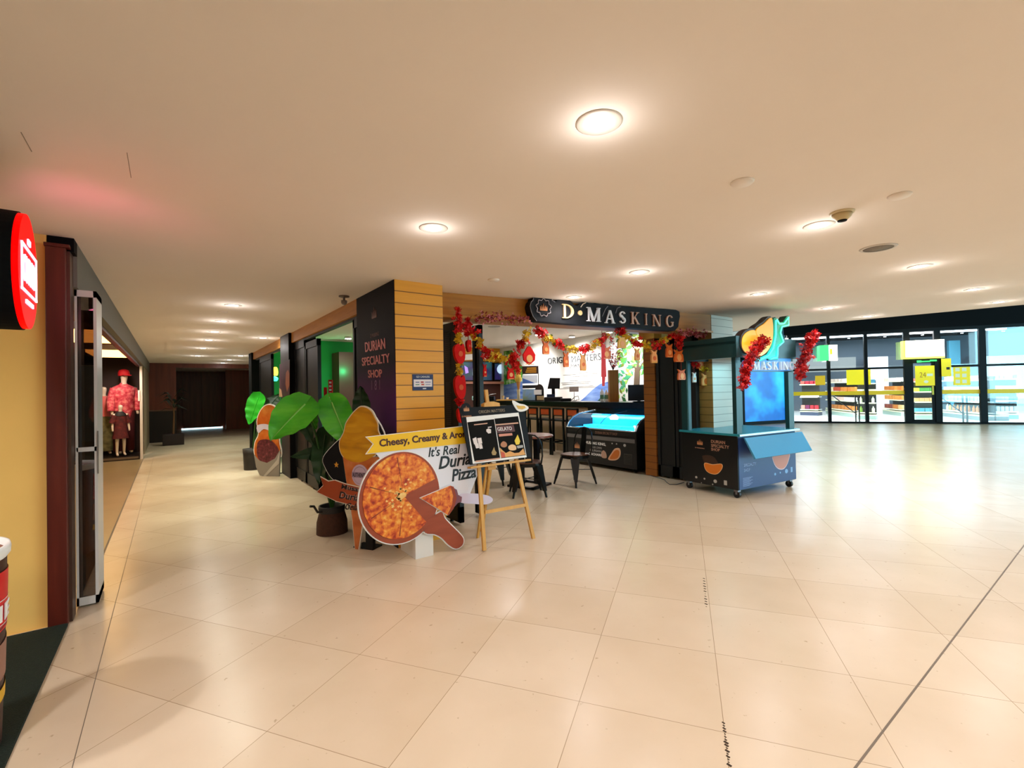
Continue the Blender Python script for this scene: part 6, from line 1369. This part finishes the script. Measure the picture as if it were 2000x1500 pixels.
# ---------------- new year decorations
def rib(b, pts, m, wd=.03): 
    b.tube(pts, wd, m, 6)
def garland(name, label, pxs, Yp, dens=1.0, sag=None, pink=False, rt=.022, grp='red and yellow flower garlands', cat='garland'):
    """string of blossoms through pixel points lying on the plane just before the beam"""
    root = thing(name, label, cat, (0, 0, 0), 0, grp)
    pts = [Vector(on_front(x, y, Yp)) for x, y in pxs]; o = pts[0].copy(); root.location = o; pts = [p-o for p in pts]
    # densify
    cur = []
    for i in range(len(pts)-1):
        for k in range(6): cur.append(pts[i].lerp(pts[i+1], k/6))
    cur.append(pts[-1])
    MB().tube(cur, .004, TWIG if pink else mat('garland_string', '#7a2a18', .6), 5).build('string' if not pink else 'twig', root)
    rn = random.Random(hash(label) % 9999 if False else len(label)*7+len(pxs)); br = MB(); by = MB(); bg2 = MB(); tot = sum((cur[i+1]-cur[i]).length for i in range(len(cur)-1)); n = int(tot*210*dens)
    for i in range(n):
        s = (i+rn.random())/n*(len(cur)-1); j = min(int(s), len(cur)-2); p = cur[j].lerp(cur[j+1], s-j)+Vector((rn.gauss(0, rt), rn.gauss(0, rt), rn.gauss(0, rt)))
        ph = (s/(len(cur)-1)*tot/.33) % 1
        if pink: blossom(br if rn.random() < .6 else by, p, rn.uniform(.012, .022), DRED if rn.random() < .5 else PKB, rn)
        elif rn.random() < .08: blossom(bg2, p, .02, GLF, rn)
        elif ph < .5: blossom(br, p, rn.uniform(.024, .042), RED, rn)
        else: blossom(by, p, rn.uniform(.02, .036), YB, rn)
    br.build('red_blossoms' if not pink else 'crimson_blossoms', root, kind='stuff'); by.build('yellow_blossoms' if not pink else 'pink_blossoms', root, kind='stuff')
    if bg2.v: bg2.build('leaves', root, kind='stuff')
    return root
FN = np.array([bdir[1], -bdir[0]])                     # towards the hall
def on_front(x, y, off=.05):
    p0 = np.array([BL[0], BL[1], 0])+np.array([FN[0], FN[1], 0])*off; n = np.array([FN[0], FN[1], 0]); d = ray(x, y); t_ = ((p0-CP)@n)/(d@n); return CP+d*t_
garland('flower_garland', 'left swag of red and yellow flowers below the oak beam', [(905, 637), (914, 640), (924, 655), (935, 672), (944, 684), (955, 693), (968, 697), (985, 702), (1000, 702), (1008, 692)], .04, 1.2)
garland('flower_garland', 'short flower garland rising beside the orange diamond pocket', [(1012, 684), (1018, 672), (1026, 660), (1033, 645)], .04, 1.2)
garland('flower_garland', 'green leafed end of the left flower swag', [(1001, 700), (1008, 712), (1013, 728)], .04, .9)
garland('flower_garland', 'middle swag of red and yellow flowers across the mural lettering', [(1047, 643), (1058, 652), (1070, 660), (1085, 669), (1100, 678), (1118, 683), (1136, 684), (1150, 680), (1164, 672), (1176, 663), (1190, 655)], .04, 1.15)
garland('flower_garland', 'right swag of red and yellow flowers over the tree poster', [(1206, 640), (1214, 650), (1226, 660), (1238, 668), (1252, 672), (1268, 676), (1282, 674), (1294, 668), (1306, 660), (1318, 652)], .04, 1.15)
PKG = 'pink blossom branches along the beam'
garland('blossom_branch', 'pink and crimson blossom branch along the beam left of the name board', [(930, 624), (945, 620), (960, 620), (975, 618), (990, 622), (1005, 624), (1020, 626), (1032, 621)], .08, 1.5, pink=True, rt=.028, grp=PKG, cat='branch')
garland('blossom_branch', 'pink and crimson blossom branch along the beam right of the name board', [(1326, 650), (1338, 652), (1350, 649), (1362, 653), (1378, 653)], .06, 1.6, pink=True, rt=.028, grp=PKG, cat='branch')
# hanging pockets and tags
ORG = mat('orange_pocket', '#d8641a', .45, noise=.25, nscale=40); ORL = mat('light_orange_trim', '#f0a860', .45); REDP = mat('red_pocket', '#d80a04', .6, spec=.2, noise=.2, nscale=25); GOLDP = mat('gold_pocket_print', '#e8b030', .4)
def tagthing(label, x0, y0, x1, y1, m, off=.04, grp='orange new year tags on the garlands', ystr=None, shape='bottle', cat='decoration'):
    o = on_front((x0+x1)/2, y1, off); t = thing('hanging_tag', label, cat, (o[0], o[1], o[2]), bang, grp)
    a_, c_ = L(t, x0, y1), L(t, x1, y0); w_ = (c_[0]-a_[0])/2; h_ = c_[1]-0
    if shape == 'bottle': pts = [(-w_*.9, 0), (w_*.9, 0), (w_, h_*.15), (w_*.9, h_*.55), (w_*.6, h_*.68), (w_, h_*.95), (w_*.35, h_*.82), (-w_*.35, h_*.82), (-w_, h_*.95), (-w_*.6, h_*.68), (-w_*.9, h_*.55), (-w_, h_*.15)]
    elif shape == 'diamond': pts = [(0, 0), (w_*.9, h_*.25), (w_, h_*.55), (w_*.2, h_), (-w_*.2, h_), (-w_, h_*.55), (-w_*.9, h_*.25)]
    else: pts = [(-w_, h_*.05), (w_, h_*.05), (w_, h_), (-w_, h_)]
    MB().prism(pts, -.012, .012, m).build('pocket', t)
    MB().disc(0, h_*.34, w_*.5, w_*.55, -.016, -.012, ORL if m is not ORL else ORG, 16).build('medallion', t)
    MB().prism([(-w_*.7, h_*.02), (w_*.7, h_*.02), (w_*.7, h_*.07), (-w_*.7, h_*.07)], -.016, -.012, ORL if m is not ORL else GOLDP).build('trim_band', t)
    yt = L(t, (x0+x1)/2, ystr)[1] if ystr else h_+.05
    MB().tube([(0, 0, h_*.8), (0, 0, yt)], .003, mat('red_cord', '#a01010', .6), 5).build('cord', t)
    return t
for lab, x0, y0, x1, y1, m, ys in (('orange tag hanging left of the mural lettering, highest of the middle swag', 1060, 665, 1072, 692, ORG, 652), ('narrow orange tag before the letters IN of ORIGIN', 1101, 686, 1110, 717, ORG, 678), ('narrow pale orange tag before the middle of MATTERS', 1134, 688, 1144, 724, ORL, 684),
        ('gold orange tag hanging beside the long red ribbon', 1176, 675, 1192, 701, ORG, 660), ('gold orange square tag above the wooden vase', 1207, 655, 1222, 680, GOLDP, 642), ('pale orange narrow tag before the tree poster', 1240, 679, 1249, 704, ORL, 668), ('orange tag before the slim wooden post', 1272, 682, 1283, 709, ORL, 676),
        ('orange tag right of the slim wooden post before the dark screens', 1301, 670, 1313, 698, ORG, 662), ('large orange pocket on the rightmost string, upper one', 1317, 682, 1334, 707, ORG, 656), ('small orange bag shaped tag at the end of the rightmost string', 1324, 720, 1338, 742, ORG, 706)):
    tagthing(lab, x0, y0, x1, y1, m, ystr=ys)
tagthing('dark red tag hanging in front of the menu screens', 944, 710, 950, 736, REDP, ystr=700, grp='red new year tags'); tagthing('small red orange tag before the green leaf mural', 991, 715, 1004, 741, REDP, ystr=702, grp='red new year tags')
tagthing('large orange red diamond pocket on the left, before the white mural', 1022, 677, 1045, 713, REDP, ystr=650, shape='diamond', grp='red new year tags')
tagthing('orange tag seen through the kiosk cart, upper one', 1362, 698, 1373, 719, ORG, off=-.1, ystr=690, grp='tags seen through the cart'); tagthing('orange tag seen through the kiosk cart, lower right one', 1371, 728, 1385, 753, ORL, off=-.1, ystr=720, grp='tags seen through the cart'); tagthing('white trimmed tag at the left post of the kiosk cart', 1353, 726, 1359, 747, WPRINT, off=-.1, ystr=700, grp='tags seen through the cart')
garland('flower_garland', 'dark red flower bunch hanging behind the kiosk cart', [(1354, 706), (1360, 714), (1380, 722), (1391, 716)], -.1, 1.0, grp='flower bunches around the cart')
# right vertical string
garland('flower_garland', 'short vertical flower string above the large orange pocket', [(1325, 658), (1326, 668), (1327, 682)], .04, 1.4)
# big red pocket string on the left
def pocket_string(label, x, ys, off=.10):
    o = on_front(x, ys[-1][1], off); t = thing('pocket_string', label, 'decoration', (o[0], o[1], o[2]), bang)
    top = L(t, x, ys[0][0]); MB().tube([(0, 0, 0), (0, 0, top[1])], .005, mat('red_cord', '#a01010'), 6).build('cord', t)
    rn = random.Random(9); bb = MB(); yb = MB()
    for (a, c, w, kind) in ys:
        z1 = L(t, x, a)[1]; z0 = L(t, x, c)[1]; w_ = w/FPX*float(np.linalg.norm(np.array(t.location)-CP))/2
        if kind == 'pocket':
            pts = [(0, z0), (w_*.8, z0+(z1-z0)*.15), (w_, z0+(z1-z0)*.6), (w_*.7, z1), (w_*.2, z1-(z1-z0)*.1), (-w_*.3, z1), (-w_, z1-(z1-z0)*.2), (-w_*.8, z0+(z1-z0)*.3)]
            MB().prism(smooth_closed(pts, 3), -.03, .03, REDP).build('red_pocket', t)
            MB().disc(w_*.1, (z0+z1)/2, w_*.4, w_*.5, -.036, -.03, mat('pocket_orange_print', '#e05a20', .4), 14).build('pocket_print', t)
        else:
            for i in range(70 if kind == 'flowers' else 26):
                p = Vector((rn.gauss(0, w_*.45), rn.gauss(0, .02), rn.uniform(z0, z1))); blossom(bb if kind == 'flowers' and rn.random() < .8 else yb, p, rn.uniform(.018, .032), RED if kind == 'flowers' else YB, rn)
    bb.build('red_blossoms', t, kind='stuff'); yb.build('yellow_blossoms', t, kind='stuff')
    return t
pocket_string('long hanging string of red pockets and flowers between the black screens left', 899, [(602, 650, 20, 'flowers'), (650, 672, 14, 'gold'), (672, 711, 22, 'pocket'), (711, 733, 12, 'gold'), (733, 780, 22, 'pocket'), (780, 790, 12, 'flowers'), (797, 826, 12, 'pocket')])
pocket_string('short dark red pocket string on the narrow black screen', 915, [(622, 655, 14, 'flowers'), (664, 688, 9, 'pocket')], .02)
# long red ribbon
o = on_front(1178, 754, .05); t = thing('red_ribbon', 'long flat red ribbon banner hanging before the mural lettering', 'decoration', (o[0], o[1], o[2]), bang)
pr_ = LL(t, [(1176.5, 754), (1180.5, 754), (1182, 736), (1184, 736), (1181.5, 672), (1175, 672), (1174.5, 736), (1176, 736)])
MB().prism(pr_, -.004, .004, mat('ribbon_red', '#d4060c', .5)).build('ribbon', t); MB().tube([(0, 0, L(t, 1178, 672)[1]), (0, 0, L(t, 1178, 646)[1])], .004, MATS['red_cord'], 5).build('cord', t)
# blossom branches fixed to the cart
def branch(label, pts, plane, dens=560, rt=.034, thick=.03):
    root = thing('blossom_spray', label, 'branch', (0, 0, 0), 0, 'red blossom sprays on the kiosk cart'); P3 = []
    for x, y in pts:
        q = L(plane, x, y); v = Matrix.LocRotScale(plane.location, plane.rotation_euler, None) @ Vector((q[0], -.09, q[1])); P3.append(v)
    o_ = P3[0].copy(); root.location = o_; P3 = [p-o_ for p in P3]; MB().tube(P3, .006, TWIG, 6).build('twig', root)
    rn = random.Random(len(label)); b = MB(); tot = sum((P3[i+1]-P3[i]).length for i in range(len(P3)-1))
    for i in range(int(dens*tot)):
        s = rn.random()*(len(P3)-1); j = min(int(s), len(P3)-2); p = P3[j].lerp(P3[j+1], s-j); blossom(b, p+Vector((rn.gauss(0, rt), rn.gauss(0, rt*.7), rn.gauss(0, rt))), rn.uniform(.024, .042), RED if rn.random() < .85 else DRED, rn)
    b.build('blossoms', root, kind='stuff'); return root
branch('red blossom spray on the left front post of the kiosk cart', [(1437, 755), (1441, 738), (1446, 718), (1452, 702), (1462, 688), (1472, 672), (1480, 668)], ns)
branch('red blossom spray right of the neon durian sign', [(1548, 738), (1552, 716), (1560, 696), (1566, 678), (1573, 660), (1580, 656)], ns, rt=.035)
